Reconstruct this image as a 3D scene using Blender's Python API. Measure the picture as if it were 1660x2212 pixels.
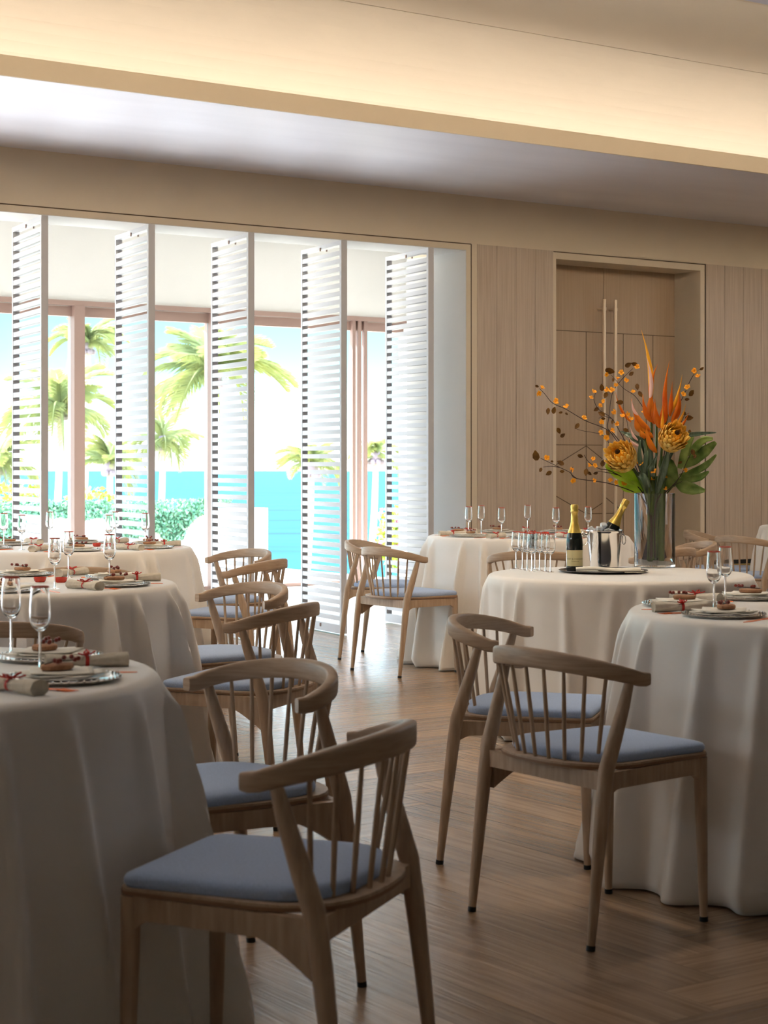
import bpy, math, random
from mathutils import Vector, Matrix, noise
random.seed(7)
for o in list(bpy.data.objects): bpy.data.objects.remove(o)
sc = bpy.context.scene
COL = sc.collection
PI = math.pi

# ---------------------------------------------------------------- camera, sky, sun, exposure
# The room is laid out in (u, v): u runs along the window wall to the right, v runs towards the sea.
TH = math.atan(3930 / 5710); CU, SU = math.cos(TH), math.sin(TH)
def W(u, v, z=0.0): return Vector((CU * u - SU * v, SU * u + CU * v, z))

cam = bpy.data.cameras.new('camera'); camo = bpy.data.objects.new('camera', cam); COL.objects.link(camo)
camo.location = (0, 0, 1.2); camo.rotation_euler = (PI / 2, 0, 0)
cam.sensor_fit = 'VERTICAL'; cam.sensor_height = 36; cam.sensor_width = 27
cam.lens = 3930 / 2212 * 36; cam.shift_y = -(1106 - 1004) / 2212
cam.clip_end = 6000
cam.dof.use_dof = True; cam.dof.focus_distance = 8.4; cam.dof.aperture_fstop = 9
sc.camera = camo

vs = sc.view_settings
sc.display_settings.display_device = 'sRGB'
vs.view_transform = 'Standard'; vs.look = 'None'; vs.exposure = 0.3; vs.gamma = 1.0; vs.use_curve_mapping = False

wd = bpy.data.worlds.new('sky'); sc.world = wd; wd.use_nodes = True
nt = wd.node_tree; nt.nodes.clear()
tc = nt.nodes.new('ShaderNodeTexCoord'); sp = nt.nodes.new('ShaderNodeSeparateXYZ')
cr = nt.nodes.new('ShaderNodeValToRGB'); bg = nt.nodes.new('ShaderNodeBackground'); wo = nt.nodes.new('ShaderNodeOutputWorld')
nt.links.new(tc.outputs['Generated'], sp.inputs[0]); nt.links.new(sp.outputs['Z'], cr.inputs['Fac'])
nt.links.new(cr.outputs[0], bg.inputs[0]); nt.links.new(bg.outputs[0], wo.inputs[0])
els = cr.color_ramp.elements
els[0].position = 0.0; els[0].color = (2.6, 2.6, 2.6, 1)
els[1].position = 0.22; els[1].color = (6.5, 7.2, 8.0, 1)
for p, c in ((0.022, (1.8, 2.3, 2.35)), (0.042, (.95, 1.9, 2.0)), (0.062, (.70, 1.7, 1.8)), (0.088, (.50, 1.4, 1.6)), (0.13, (.6, 1.6, 2.0))):
    e = els.new(p); e.color = (*c, 1)
SKY = 1.0
bg.inputs['Strength'].default_value = SKY

sun = bpy.data.lights.new('sun', 'SUN'); suno = bpy.data.objects.new('sun', sun); COL.objects.link(suno)
sun.energy = 17.0; sun.angle = math.radians(1.0); sun.color = (1.0, 0.96, 0.9)
_d = W(0.72, -0.55) ; _d.z = -0.62
suno.rotation_euler = _d.to_track_quat('-Z', 'Y').to_euler()
suno.location = (0, 0, 12)

def area(name, loc, sx, sy, power, col, direc, spread=None, portal=False):
    l = bpy.data.lights.new(name, 'AREA'); l.shape = 'RECTANGLE'; l.size = sx; l.size_y = sy; l.energy = power; l.color = col
    o = bpy.data.objects.new(name, l); COL.objects.link(o); o.location = loc
    d = Vector(direc).normalized(); x = Vector((CU, SU, 0)); x = (x - d * x.dot(d)).normalized(); z = -d; y = z.cross(x)
    m = Matrix((x, y, z)).transposed(); o.rotation_euler = m.to_euler()
    if spread: l.spread = spread
    if portal: l.cycles.is_portal = True
    return o
WARM = (1.0, 0.89, 0.78)
# LED strips hidden behind the lips of the ceiling tray
area('cove_light_back', W(3.0, 8.97, 3.24), 20, 0.06, 31, WARM, (0, 0, 1))
area('cove_light_front', W(3.0, 5.46, 3.23), 20, 0.08, 330, WARM, (0, 0, 1))
# added spots without fixtures, out of view, to brighten the tables
def fill_spot(u, v, z, power, target, ang=62):
    l = bpy.data.lights.new('added_fill_spot', 'SPOT'); l.energy = power; l.color = (1.0, 0.86, 0.68); l.spot_size = math.radians(ang); l.spot_blend = 1; l.shadow_soft_size = .12
    o = bpy.data.objects.new('added_fill_spot', l); COL.objects.link(o); o.location = W(u, v, z)
    o.rotation_euler = (Vector(target) - o.location).to_track_quat('-Z', 'Y').to_euler()
fill_spot(5.3, 6.2, 3.78, 130, (1.12, 8.3, .75)); fill_spot(1.4, 4.1, 3.16, 38, (-1.0, 3.75, .75)); fill_spot(4.2, 4.4, 3.16, 95, (1.335, 5.4, .75)); fill_spot(6.9, 7.2, 3.78, 85, (.95, 11.1, .75))
fill_spot(4.0, 7.2, 3.78, 60, (-1.5, 9.5, .75)); fill_spot(2.6, 6.2, 3.78, 55, (-1.3, 6.6, .75)); fill_spot(9.3, 7.2, 3.78, 20, (3.0, 12.4, .5))
# sky portals in the shutter opening
area('window_portal', W(2.05, 10.68, 1.39), 12.1, 2.76, 1, (1, 1, 1), tuple(W(0, -1)), portal=True)

# ---------------------------------------------------------------- helpers
class MB:
    def __init__(s): s.v = []; s.f = []; s.uv = None; s.col = None
    def add(s, vs_, fs_):
        n = len(s.v); s.v += [tuple(p) for p in vs_]; s.f += [tuple(i + n for i in f) for f in fs_]
    def quad(s, a, b, c, d): s.add([a, b, c, d], [(0, 1, 2, 3)])
    def box(s, x0, x1, y0, y1, z0, z1, m=None):
        p = [Vector((x, y, z)) for z in (z0, z1) for y in (y0, y1) for x in (x0, x1)]
        if m: p = [m @ q for q in p]
        s.add(p, [(0, 2, 3, 1), (4, 5, 7, 6), (0, 1, 5, 4), (2, 6, 7, 3), (0, 4, 6, 2), (1, 3, 7, 5)])
    def rbox(s, x0, x1, y0, y1, z0, z1, b, m=None):   # box with chamfered vertical and top edges
        def ring(i, z): return [(x0+i, y0, z), (x1-i, y0, z), (x1, y0+i, z), (x1, y1-i, z), (x1-i, y1, z), (x0+i, y1, z), (x0, y1-i, z), (x0, y0+i, z)]
        def sh(r, d): 
            cx, cy = (x0+x1)/2, (y0+y1)/2
            return [(x + (d if x < cx else -d), y + (d if y < cy else -d), z) for x, y, z in r]
        rs = [sh(ring(b, z0), b*.7), ring(b, z0+b), ring(b, z1-b), sh(ring(b, z1), b*.7)]
        s.rings([[Vector(q) for q in r] for r in rs], m, cap=True)
    def rings(s, rs, m=None, cap=True, closed=True):
        n = len(rs[0]); V = [q for r in rs for q in r]
        if m: V = [m @ Vector(q) for q in V]
        F = []
        for i in range(len(rs) - 1):
            for j in range(n if closed else n - 1):
                a = i * n + j; b = i * n + (j + 1) % n
                F.append((a, b, b + n, a + n))
        if cap:
            F.append(tuple(reversed(range(n)))); F.append(tuple(range((len(rs) - 1) * n, len(rs) * n)))
        s.add(V, F)
    def lathe(s, prof, n=32, m=None, cap=False):
        rs = [[Vector((r * math.cos(2 * PI * j / n), r * math.sin(2 * PI * j / n), z)) for j in range(n)] for r, z in prof]
        s.rings(rs, m, cap)
    def tube(s, pts, rad, n=8, ell=1.0, up=Vector((0, 0, 1)), cap=True, rads2=None):
        pts = [Vector(p) for p in pts]; L = len(pts)
        if not hasattr(rad, '__len__'): rad = [rad] * L
        rs = []
        for i, p in enumerate(pts):
            t = (pts[min(i + 1, L - 1)] - pts[max(i - 1, 0)]).normalized()
            a = up.cross(t)
            if a.length < 1e-3: a = Vector((1, 0, 0)).cross(t)
            a.normalize(); b = t.cross(a)
            r2 = rads2[i] if rads2 else rad[i] * ell
            rs.append([p + a * rad[i] * math.cos(2 * PI * j / n) + b * r2 * math.sin(2 * PI * j / n) for j in range(n)])
        s.rings(rs, None, cap)
    def ball(s, c, r, n=10, sc3=(1, 1, 1), m=None):
        c = Vector(c); rs = []
        h = max(4, n // 2 + 1)
        for i in range(h + 1):
            a = PI * i / h; rr = max(math.sin(a), 1e-3)
            rs.append([c + Vector((r * sc3[0] * rr * math.cos(2 * PI * j / n), r * sc3[1] * rr * math.sin(2 * PI * j / n), -r * sc3[2] * math.cos(a))) for j in range(n)])
        s.rings(rs, m, True)
    def build(s, name, mat, parent=None, loc=None, smooth=True, ang=40):
        me = bpy.data.meshes.new(name); me.from_pydata(s.v, [], s.f); me.update()
        if mat: me.materials.append(mat)
        if smooth:
            me.polygons.foreach_set('use_smooth', [True] * len(me.polygons))
            me.set_sharp_from_angle(angle=math.radians(ang))
        o = bpy.data.objects.new(name, me); COL.objects.link(o)
        if parent: o.parent = parent
        if loc is not None: o.location = loc
        return o
def empty(name, loc=(0, 0, 0), rz=0):
    o = bpy.data.objects.new(name, None); COL.objects.link(o); o.location = loc; o.rotation_euler = (0, 0, rz); o.empty_display_size = .05
    return o
def tag(o, label, cat, group=None, kind=None):
    o['label'] = label; o['category'] = cat
    if group: o['group'] = group
    if kind: o['kind'] = kind
    return o
def struct(o): o['kind'] = 'structure'; return o
def copy_tree(o, parent=None):
    c = o.copy(); COL.objects.link(c); c.parent = parent
    for ch in list(KIDS.get(o.name, o.children)): copy_tree(ch, c)
    return c
KIDS = {}
def uvobj(o): o.rotation_euler = (0, 0, TH); return o    # objects modelled in room (u, v, z) coordinates

# ---------------------------------------------------------------- materials
def mat(name, col, rough=.5, metal=0, spec=.5, trans=0, ior=1.45, coat=0, sheen=0):
    m = bpy.data.materials.new(name); m.use_nodes = True; b = m.node_tree.nodes['Principled BSDF']
    b.inputs['Base Color'].default_value = (*col, 1); b.inputs['Roughness'].default_value = rough
    b.inputs['Metallic'].default_value = metal; b.inputs['Specular IOR Level'].default_value = spec
    b.inputs['Transmission Weight'].default_value = trans; b.inputs['IOR'].default_value = ior
    b.inputs['Coat Weight'].default_value = coat; b.inputs['Sheen Weight'].default_value = sheen
    return m
def N(m, t, **k):
    n = m.node_tree.nodes.new(t)
    for a, b in k.items(): setattr(n, a, b)
    return n
def noise_col(m, c1, c2, scale=(1, 1, 1), ns=5, detail=6, coord='Object', bump=0, lo=.3, hi=.7, bdist=.002):
    nt = m.node_tree; b = nt.nodes['Principled BSDF']
    tc = N(m, 'ShaderNodeTexCoord'); mp = N(m, 'ShaderNodeMapping'); no = N(m, 'ShaderNodeTexNoise'); r = N(m, 'ShaderNodeValToRGB')
    mp.inputs['Scale'].default_value = scale; no.inputs['Scale'].default_value = ns; no.inputs['Detail'].default_value = detail
    nt.links.new(tc.outputs[coord], mp.inputs[0]); nt.links.new(mp.outputs[0], no.inputs['Vector']); nt.links.new(no.outputs['Fac'], r.inputs[0])
    r.color_ramp.elements[0].color = (*c1, 1); r.color_ramp.elements[1].color = (*c2, 1)
    r.color_ramp.elements[0].position = lo; r.color_ramp.elements[1].position = hi
    nt.links.new(r.outputs[0], b.inputs['Base Color'])
    if bump:
        bp = N(m, 'ShaderNodeBump'); bp.inputs['Strength'].default_value = bump; bp.inputs['Distance'].default_value = bdist
        nt.links.new(no.outputs['Fac'], bp.inputs['Height']); nt.links.new(bp.outputs[0], b.inputs['Normal'])
    return m
M = {}
M['plaster'] = noise_col(mat('beige_plaster', (.5, .42, .3), .85, spec=.2), (.68, .59, .465), (.70, .61, .48), ns=3)
M['ceiling'] = noise_col(mat('ceiling_paint', (.7, .6, .45), .9, spec=.15), (.72, .655, .55), (.74, .675, .565), ns=2)
M['soffit'] = noise_col(mat('polished_soffit', (.5, .47, .43), .60, metal=.6, spec=.8), (.70, .71, .80), (.76, .77, .86), scale=(.6, 3, 1), ns=1.2, bump=.12, bdist=.01)
M['soffit'].node_tree.nodes['Principled BSDF'].inputs['Coat Weight'].default_value = 0
M['soffit'].node_tree.nodes['Principled BSDF'].inputs['Coat Roughness'].default_value = .28
M['white'] = mat('white_lacquer', (.54, .54, .57), .45)
M['whitewall'] = noise_col(mat('white_render', (.8, .8, .78), .8), (.67, .66, .64), (.70, .69, .67), ns=2)
M['groove'] = mat('shadow_gap', (.10, .065, .035), .8)
M['wood'] = noise_col(mat('ash_wood', (.5, .38, .26), .42, spec=.35), (.36, .245, .160), (.51, .375, .262), scale=(14, 14, 1.6), ns=5, detail=8, bump=.15, bdist=.0008, lo=.25, hi=.75)
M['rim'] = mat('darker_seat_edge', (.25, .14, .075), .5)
M['rail'] = noise_col(mat('bent_ash', (.5, .38, .26), .42, spec=.35), (.36, .245, .160), (.51, .375, .262), scale=(2, 2, 22), ns=6, detail=8, bump=.12, bdist=.0008, lo=.25, hi=.75)
M['panel'] = noise_col(mat('limed_oak_panelling', (.5, .4, .3), .6, spec=.3), (.47, .38, .30), (.59, .49, .40), scale=(22, 22, .7), ns=3, detail=8, bump=.1, bdist=.001, lo=.3, hi=.7)
M['doorw'] = noise_col(mat('oak_door_veneer', (.45, .34, .24), .55, spec=.3), (.43, .32, .22), (.50, .38, .27), scale=(26, 26, .5), ns=3, detail=8, lo=.3, hi=.7)
M['olive'] = mat('ochre_skirting', (.36, .26, .09), .35)
M['handle'] = mat('satin_bronze_handle', (.78, .66, .52), .35, metal=.3)
M['brown'] = mat('bronze_aluminium', (.30, .20, .17), .45, spec=.4)
M['black'] = mat('black_rubber', (.01, .01, .01), .6)
M['cush'] = noise_col(mat('blue_wool', (.36, .47, .68), .9, spec=.1, sheen=.25), (.33, .43, .64), (.42, .53, .76), scale=(1, 1, 1), ns=260, detail=3, bump=.5, bdist=.001)
M['cloth'] = noise_col(mat('ivory_tablecloth', (.8, .77, .72), .5, spec=.5, sheen=.6), (.78, .73, .67), (.80, .755, .70), ns=3, bump=.02)
M['linen'] = noise_col(mat('beige_linen', (.6, .56, .48), .9, spec=.1), (.60, .54, .44), (.70, .64, .54), ns=90, bump=.3, bdist=.001)
M['china'] = mat('white_china', (.85, .82, .77), .2)
M['silver'] = mat('polished_silver', (.75, .74, .72), .12, metal=1)
M['copper'] = mat('copper_metal', (.85, .20, .055), .3, metal=.4)
M['red'] = mat('red_ribbon', (.55, .03, .02), .5)
M['redglass'] = mat('red_glass', (.6, .04, .02), .15, spec=.6)
M['bark'] = noise_col(mat('slice_bark', (.3, .14, .07), .8), (.30, .12, .06), (.50, .28, .15), ns=60)
M['berry'] = mat('dark_red_berry', (.22, .03, .02), .35)
M['glass'] = mat('clear_glass', (1, 1, 1), 0.0, trans=1, ior=1.45)
M['ice'] = mat('ice', (.85, .88, .92), .12, trans=.55, ior=1.31)
M['bottle'] = mat('black_green_glass', (.004, .006, .005), .08, spec=.8)
M['foil'] = noise_col(mat('gold_foil', (.8, .6, .2), .32, metal=.85), (.72, .5, .1), (.85, .65, .2), ns=40, bump=.4, bdist=.002)
M['label'] = mat('cream_gold_label', (.62, .55, .30), .5)
M['ink'] = mat('dark_ink', (.06, .045, .02), .6)
M['napkin'] = noise_col(mat('cream_napkin', (.78, .74, .66), .85, spec=.1), (.74, .70, .62), (.8, .76, .68), ns=30)
M['tray'] = mat('dark_steel_tray', (.25, .25, .27), .2, metal=1)
M['stone'] = mat('pale_stone_wall', (.8, .76, .68), .9)
M['pave'] = noise_col(mat('pale_paving', (.8, .79, .76), .7, spec=.3), (.78, .77, .74), (.84, .83, .80), ns=2)
M['sand'] = noise_col(mat('shore', (.6, .55, .42), .95), (.4, .42, .2), (.62, .56, .42), ns=.3)
M['sea'] = noise_col(mat('sea_water', (.0, .4, .5), .7, spec=.05), (.0, .036, .115), (.003, .090, .170), scale=(.010, .05, 1), ns=2, detail=8, coord='Object', lo=.35, hi=.62)
M['trunk'] = noise_col(mat('palm_trunk', (.5, .42, .34), .9), (.42, .34, .30), (.6, .52, .44), scale=(1, 1, 8), ns=3)
M['frond'] = noise_col(mat('palm_frond', (.25, .34, .07), .5), (.16, .24, .12), (.40, .40, .13), ns=1.2)
M['crown'] = mat('palm_heart', (.22, .18, .24), .8)
M['vine'] = noise_col(mat('vine_leaves', (.1, .28, .16), .5), (.05, .22, .14), (.22, .42, .26), ns=14)
M['shrub'] = noise_col(mat('shrub_leaves', (.3, .45, .05), .5), (.18, .38, .04), (.55, .62, .08), ns=4)
M['petalp'] = mat('pink_petals', (.7, .22, .55), .6)
M['stem'] = noise_col(mat('green_stem', (.06, .11, .02), .45), (.035, .06, .012), (.10, .15, .03), scale=(1, 1, .2), ns=30)
M['branch'] = mat('dark_branch', (.045, .022, .018), .7)
M['dleaf'] = noise_col(mat('dried_leaf', (.2, .09, .02), .6), (.10, .045, .012), (.30, .14, .02), ns=22)
M['bloss'] = mat('yellow_blossom', (.95, .42, .02), .5)
M['orange'] = noise_col(mat('orange_bract', (.8, .2, .02), .4), (.72, .13, .01), (.85, .30, .02), ns=9)
M['ytip'] = mat('yellow_tip_bract', (.85, .40, .02), .45)
M['pinkw'] = mat('pale_pink_bract', (.85, .55, .50), .45)
M['protea'] = noise_col(mat('golden_protea_petals', (.85, .50, .08), .55), (.90, .54, .08), (.97, .80, .30), ns=26, lo=.35, hi=.65)
M['protea_inner'] = noise_col(mat('orange_protea_petals', (.85, .38, .05), .55), (.90, .50, .07), (.95, .70, .18), ns=26, lo=.35, hi=.65)
M['pdark'] = mat('dark_tuft', (.10, .04, .015), .8)
M['mons'] = noise_col(mat('monstera_leaf', (.12, .24, .04), .35), (.07, .16, .025), (.50, .60, .18), scale=(1, 1, 1), ns=8, lo=.35, hi=.65)
M['lime'] = noise_col(mat('lime_leaf', (.5, .7, .05), .4), (.38, .60, .03), (.60, .78, .10), ns=12)
M['strap'] = noise_col(mat('variegated_strap_leaf', (.1, .16, .1), .35), (.05, .09, .05), (.16, .22, .15), scale=(30, 30, 1), ns=3)
for k in ('frond', 'mons', 'lime', 'bloss', 'orange', 'dleaf', 'protea'):   # thin leaves and petals let light through
    m = M[k]; nt = m.node_tree; b = nt.nodes['Principled BSDF']; out = [n for n in nt.nodes if n.type == 'OUTPUT_MATERIAL'][0]
    t = N(m, 'ShaderNodeBsdfTranslucent'); mx = N(m, 'ShaderNodeMixShader'); mx.inputs[0].default_value = .35
    src = b.inputs['Base Color']
    if src.links: nt.links.new(src.links[0].from_socket, t.inputs[0])
    else: t.inputs[0].default_value = src.default_value
    nt.links.new(b.outputs[0], mx.inputs[1]); nt.links.new(t.outputs[0], mx.inputs[2]); nt.links.new(mx.outputs[0], out.inputs[0])
# stone joints of the garden wall
m = M['stone']; nt = m.node_tree; b = nt.nodes['Principled BSDF']
tcn = N(m, 'ShaderNodeTexCoord'); vo = N(m, 'ShaderNodeTexVoronoi', feature='DISTANCE_TO_EDGE'); vo.inputs['Scale'].default_value = 3.2
r = N(m, 'ShaderNodeValToRGB'); r.color_ramp.elements[0].color = (.55, .48, .38, 1); r.color_ramp.elements[1].color = (.82, .76, .66, 1); r.color_ramp.elements[1].position = .05
nt.links.new(tcn.outputs['Object'], vo.inputs['Vector']); nt.links.new(vo.outputs['Distance'], r.inputs[0]); nt.links.new(r.outputs[0], b.inputs['Base Color'])
# floor: per-plank tone and grain along each plank
m = mat('oak_parquet', (.4, .28, .18), .27, spec=.7, ior=1.7); M['floor'] = m; nt = m.node_tree; b = nt.nodes['Principled BSDF']
uv = N(m, 'ShaderNodeUVMap', uv_map='grain'); mp = N(m, 'ShaderNodeMapping'); mp.inputs['Scale'].default_value = (1.1, 26, 1)
no = N(m, 'ShaderNodeTexNoise'); no.inputs['Scale'].default_value = 1.6; no.inputs['Detail'].default_value = 9; no.inputs['Distortion'].default_value = .6
r = N(m, 'ShaderNodeValToRGB'); r.color_ramp.elements[0].position = .3; r.color_ramp.elements[1].position = .72
r.color_ramp.elements[0].color = (.255, .160, .094, 1); r.color_ramp.elements[1].color = (.40, .270, .170, 1)
at = N(m, 'ShaderNodeVertexColor', layer_name='tone'); mx = N(m, 'ShaderNodeMix', data_type='RGBA', blend_type='MULTIPLY'); mx.inputs[0].default_value = 1
bp = N(m, 'ShaderNodeBump'); bp.inputs['Strength'].default_value = .7; bp.inputs['Distance'].default_value = .004
nt.links.new(uv.outputs[0], mp.inputs[0]); nt.links.new(mp.outputs[0], no.inputs['Vector']); nt.links.new(no.outputs['Fac'], r.inputs[0])
nt.links.new(r.outputs[0], mx.inputs[6]); nt.links.new(at.outputs[0], mx.inputs[7]); nt.links.new(mx.outputs[2], b.inputs['Base Color'])
nt.links.new(no.outputs['Fac'], bp.inputs['Height']); nt.links.new(bp.outputs[0], b.inputs['Normal'])
# thin window glass
m = bpy.data.materials.new('window_glass'); m.use_nodes = True; M['pane'] = m; nt = m.node_tree; nt.nodes.clear()
o_ = N(m, 'ShaderNodeOutputMaterial'); tr = N(m, 'ShaderNodeBsdfTransparent'); gl = N(m, 'ShaderNodeBsdfGlossy'); gl.inputs['Roughness'].default_value = .02
fr = N(m, 'ShaderNodeFresnel'); fr.inputs[0].default_value = 1.25; ms = N(m, 'ShaderNodeMixShader')
tr.inputs[0].default_value = (.96, .98, .98, 1)
nt.links.new(fr.outputs[0], ms.inputs[0]); nt.links.new(tr.outputs[0], ms.inputs[1]); nt.links.new(gl.outputs[0], ms.inputs[2]); nt.links.new(ms.outputs[0], o_.inputs[0])

# ---------------------------------------------------------------- room shell (built in u, v, z)
VW, VO = 10.70, 15.30          # room face of the window wall, outer glazed wall
U0, U1, VB = -6.0, 13.2, -4.0
ZS, ZH = 3.185, 2.784          # soffit height, head of the openings
UL, UR = -4.0, 8.102            # shutter opening

def parquet():
    mb = MB(); uvs = []; cols = []
    mb.quad((U0, VB, -.004), (U1, VB, -.004), (U1, VW + .75, -.004), (U0, VW + .75, -.004)); uvs.append([(0, 0), (1, 0), (1, 1), (0, 1)]); cols.append(.6)
    L, Wd = 1.44, .18; n = 8; g = .0007                     # herringbone, L = n * Wd
    def put(x0, x1, y0, y1, along_x):
        if x1 < U0 or x0 > U1 or y1 < VB or y0 > VW + .7: return
        x0 = max(x0, U0); x1 = min(x1, U1); y0 = max(y0, VB); y1 = min(y1, VW + .7)
        if x1 - x0 < .01 or y1 - y0 < .01: return
        mb.quad((x0 + g, y0 + g, 0), (x1 - g, y0 + g, 0), (x1 - g, y1 - g, 0), (x0 + g, y1 - g, 0))
        ou, ov = random.random() * 50, random.random() * 50
        c = [(x0, y0), (x1, y0), (x1, y1), (x0, y1)]
        uvs.append([((x if along_x else y) - (x0 if along_x else y0) + ou, (y - y0 if along_x else x - x0) + ov) for x, y in c])
        cols.append(random.uniform(.74, 1.18))
    for i in range(-110, 110):
        for k in range(-8, 9):
            X = i * Wd + k * 2 * L; Y = i * Wd
            put(X, X + L, Y, Y + Wd, True)
            put(X + L, X + L + Wd, Y - L + Wd, Y + Wd, False)
    o = mb.build('floor', M['floor'], smooth=False)
    me = o.data; me.uv_layers.new(name='grain'); me.color_attributes.new('tone', 'FLOAT_COLOR', 'CORNER'); ul = me.uv_layers['grain']; ca = me.color_attributes['tone']
    for p, q, c in zip(me.polygons, uvs, cols):
        for li, w in zip(p.loop_indices, q): ul.data[li].uv = w; ca.data[li].color = (c, c * .985, c * .96, 1)
    return struct(uvobj(o))
parquet()
def S(name, boxes, m, ang=30):
    mb = MB()
    for b in boxes: mb.box(*b)
    return struct(uvobj(mb.build(name, m, smooth=False)))
# window wall and its plaster bulkhead
wb = S('wall_back', [(U0, UL, VW, VW + .75, 0, ZS), (UL, UR, VW, VW + .40, ZH, ZS), (UR, 8.24, VW, VW + .75, 0, ZS),
                     (8.24, 8.961, VW + .03, VW + .75, 0, ZS), (8.24, U1, VW, VW + .75, 2.832, ZS), (10.482, U1, VW + .03, VW + .75, 0, 2.84),
                     (8.961, 10.482, VW, VW + .75, 2.773, 2.84), (8.90, 8.961, VW, VW + .5, 0, 2.84), (10.482, 10.53, VW, VW + .5, 0, 2.84),
                     (8.961, 10.482, VW + .42, VW + .75, 0, 2.84)], M['plaster'])
S('trim_4', [(UR - .004, UR, VW + .002, VW + .752, 0, ZH - .002), (UL, UR - .004, VW + .004, VW + .402, ZH - .004, ZH)], M['whitewall'])
def groove(boxes):
    mb = MB()
    for b in boxes: mb.box(*b)
    o = mb.build('shadow_gap', M['groove'], wb, smooth=False)
t = .0035
groove([(UL, 8.146, VW - .002, VW + .01, 2.829 - t, 2.829 + t), (8.146 - t, 8.146 + t, VW - .002, VW + .01, 0, 2.829),
        (8.934, 10.536, VW - .002, VW + .01, 2.827 - t, 2.827 + t), (10.534 - t, 10.534 + t, VW - .003, VW + .012, 0, 2.827)])
# vertical timber lining, one board after another
def boards(u0, u1, z0, z1, w):
    mb = MB(); u = u0
    while u < u1 - .01:
        e = min(u + w, u1); mb.box(u + .0015, e - .0015, VW - .004, VW + .03, z0, z1); u = e
    return mb
o = struct(uvobj(boards(8.20, 8.93, 0, 2.832, .184).build('trim_1', M['panel'], smooth=False)))
o = struct(uvobj(boards(10.54, U1, .42, 2.832, .213).build('trim_2', M['panel'], smooth=False)))
S('baseboard_back', [(10.54, U1, VW - .01, VW + .03, 0, .385)], M['olive'])
S('gap_shade_strip', [(10.54, U1, VW + .004, VW + .03, .385, .42)], M['black'])  # black strip stands in for the shade in the gap below the boards
# double door in its recess
vd = 11.0
d1 = S('door_1', [(8.961, 9.704, vd, vd + .05, 0, 2.773)], M['doorw']); d2 = S('door_2', [(9.708, 10.482, vd, vd + .05, 0, 2.773)], M['doorw'])
def door_grooves(parent, segs):
    mb = MB()
    for (ua, za), (ub, zb) in segs:
        a = Vector((ua, 0, za)); b_ = Vector((ub, 0, zb)); d = (b_ - a); L = d.length; ang = math.atan2(d.z, d.x)
        mm = Matrix.Translation((ua, vd - .0015, za)) @ Matrix.Rotation(-ang, 4, 'Y')
        mb.box(0, L, 0, .003, -.0028, .0028, mm)
    mb.build('groove_line', M['groove'], parent, smooth=False)  # dark strips on the leaf, coloured like the shade inside its grooves
door_grooves(d1, [((8.961, 2.257), (9.704, 2.257)), ((9.523, 0), (9.523, 2.257)), ((8.961, 1.357), (9.704, 1.357)), ((9.523, 1.35), (8.961, 1.08)), ((9.523, 1.35), (9.704, 1.24)),
           ((8.961, 1.07), (9.523, .81)), ((9.523, .81), (9.704, .90)), ((9.523, .81), (9.704, .81))])
door_grooves(d2, [((9.708, 2.257), (10.482, 2.257)), ((9.916, 0), (9.916, 2.257)), ((10.239, 0), (10.239, 2.257)), ((9.708, .81), (9.916, .81)), ((9.708, .95), (9.916, .82)), ((9.708, 1.2), (9.916, 1.07))])
for par, u in ((d1, 9.647), (d2, 9.765)):
    mb = MB(); vh = vd - .075
    mb.tube([(u, vh, .45), (u, vh, 2.517)], .0145, 14)
    for z in (.6, 2.44):
        mb.tube([(u, vh, z), (u, vd + .002, z)], .009, 10, up=Vector((1, 0, 0))); mb.tube([(u, vh, z - .012), (u, vh, z + .012)], .0185, 14)
    mb.build('door_handle', M['handle'], par)
# other walls
S('wall_left', [(U0 - .2, U0, VB, VW + .75, 0, ZS)], M['plaster']); S('wall_right', [(U1, U1 + .2, VB, VW + .75, 0, ZS)], M['plaster'])
S('wall_front', [(U0, U1, VB - .2, VB, 0, ZS)], M['plaster'])
# ceiling: two lowered polished soffits around a raised, gently pitched tray
S('ceiling_soffit_back', [(U0, U1, 8.755, VW, ZS, ZS + .03)], M['soffit']); S('ceiling_soffit_front', [(U0, U1, VB, 5.53, ZS, ZS + .03)], M['soffit'])
S('ceiling_lip', [(U0, U1, 8.755 - .02, 8.755, ZS, ZS + .106), (U0, U1, 5.53, 5.55, ZS, ZS + .106)], M['plaster'])
mb = MB(); ZR = 3.80
arc = [PI / 2 * i / 12 for i in range(13)]
prof = [(9.12, ZS + .03), (9.12, 3.34)] + [(8.56 + .56 * math.cos(a), 3.34 + .46 * math.sin(a)) for a in arc] + [(8.532, ZR), (8.532, ZR + .015), (8.520, ZR + .015), (8.520, ZR)] + \
       [(5.73 - .56 * math.cos(a), 3.34 + .46 * math.sin(a)) for a in reversed(arc)] + [(5.17, ZS + .03)]
for (a, za), (b_, zb) in zip(prof, prof[1:]): mb.quad((U0, a, za), (U1, a, za), (U1, b_, zb), (U0, b_, zb))
mb.quad((U0, VB, 4.0), (U0, VW + .75, 4.0), (U1, VW + .75, 4.0), (U1, VB, 4.0))
struct(uvobj(mb.build('ceiling', M['ceiling'], ang=50)))

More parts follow.
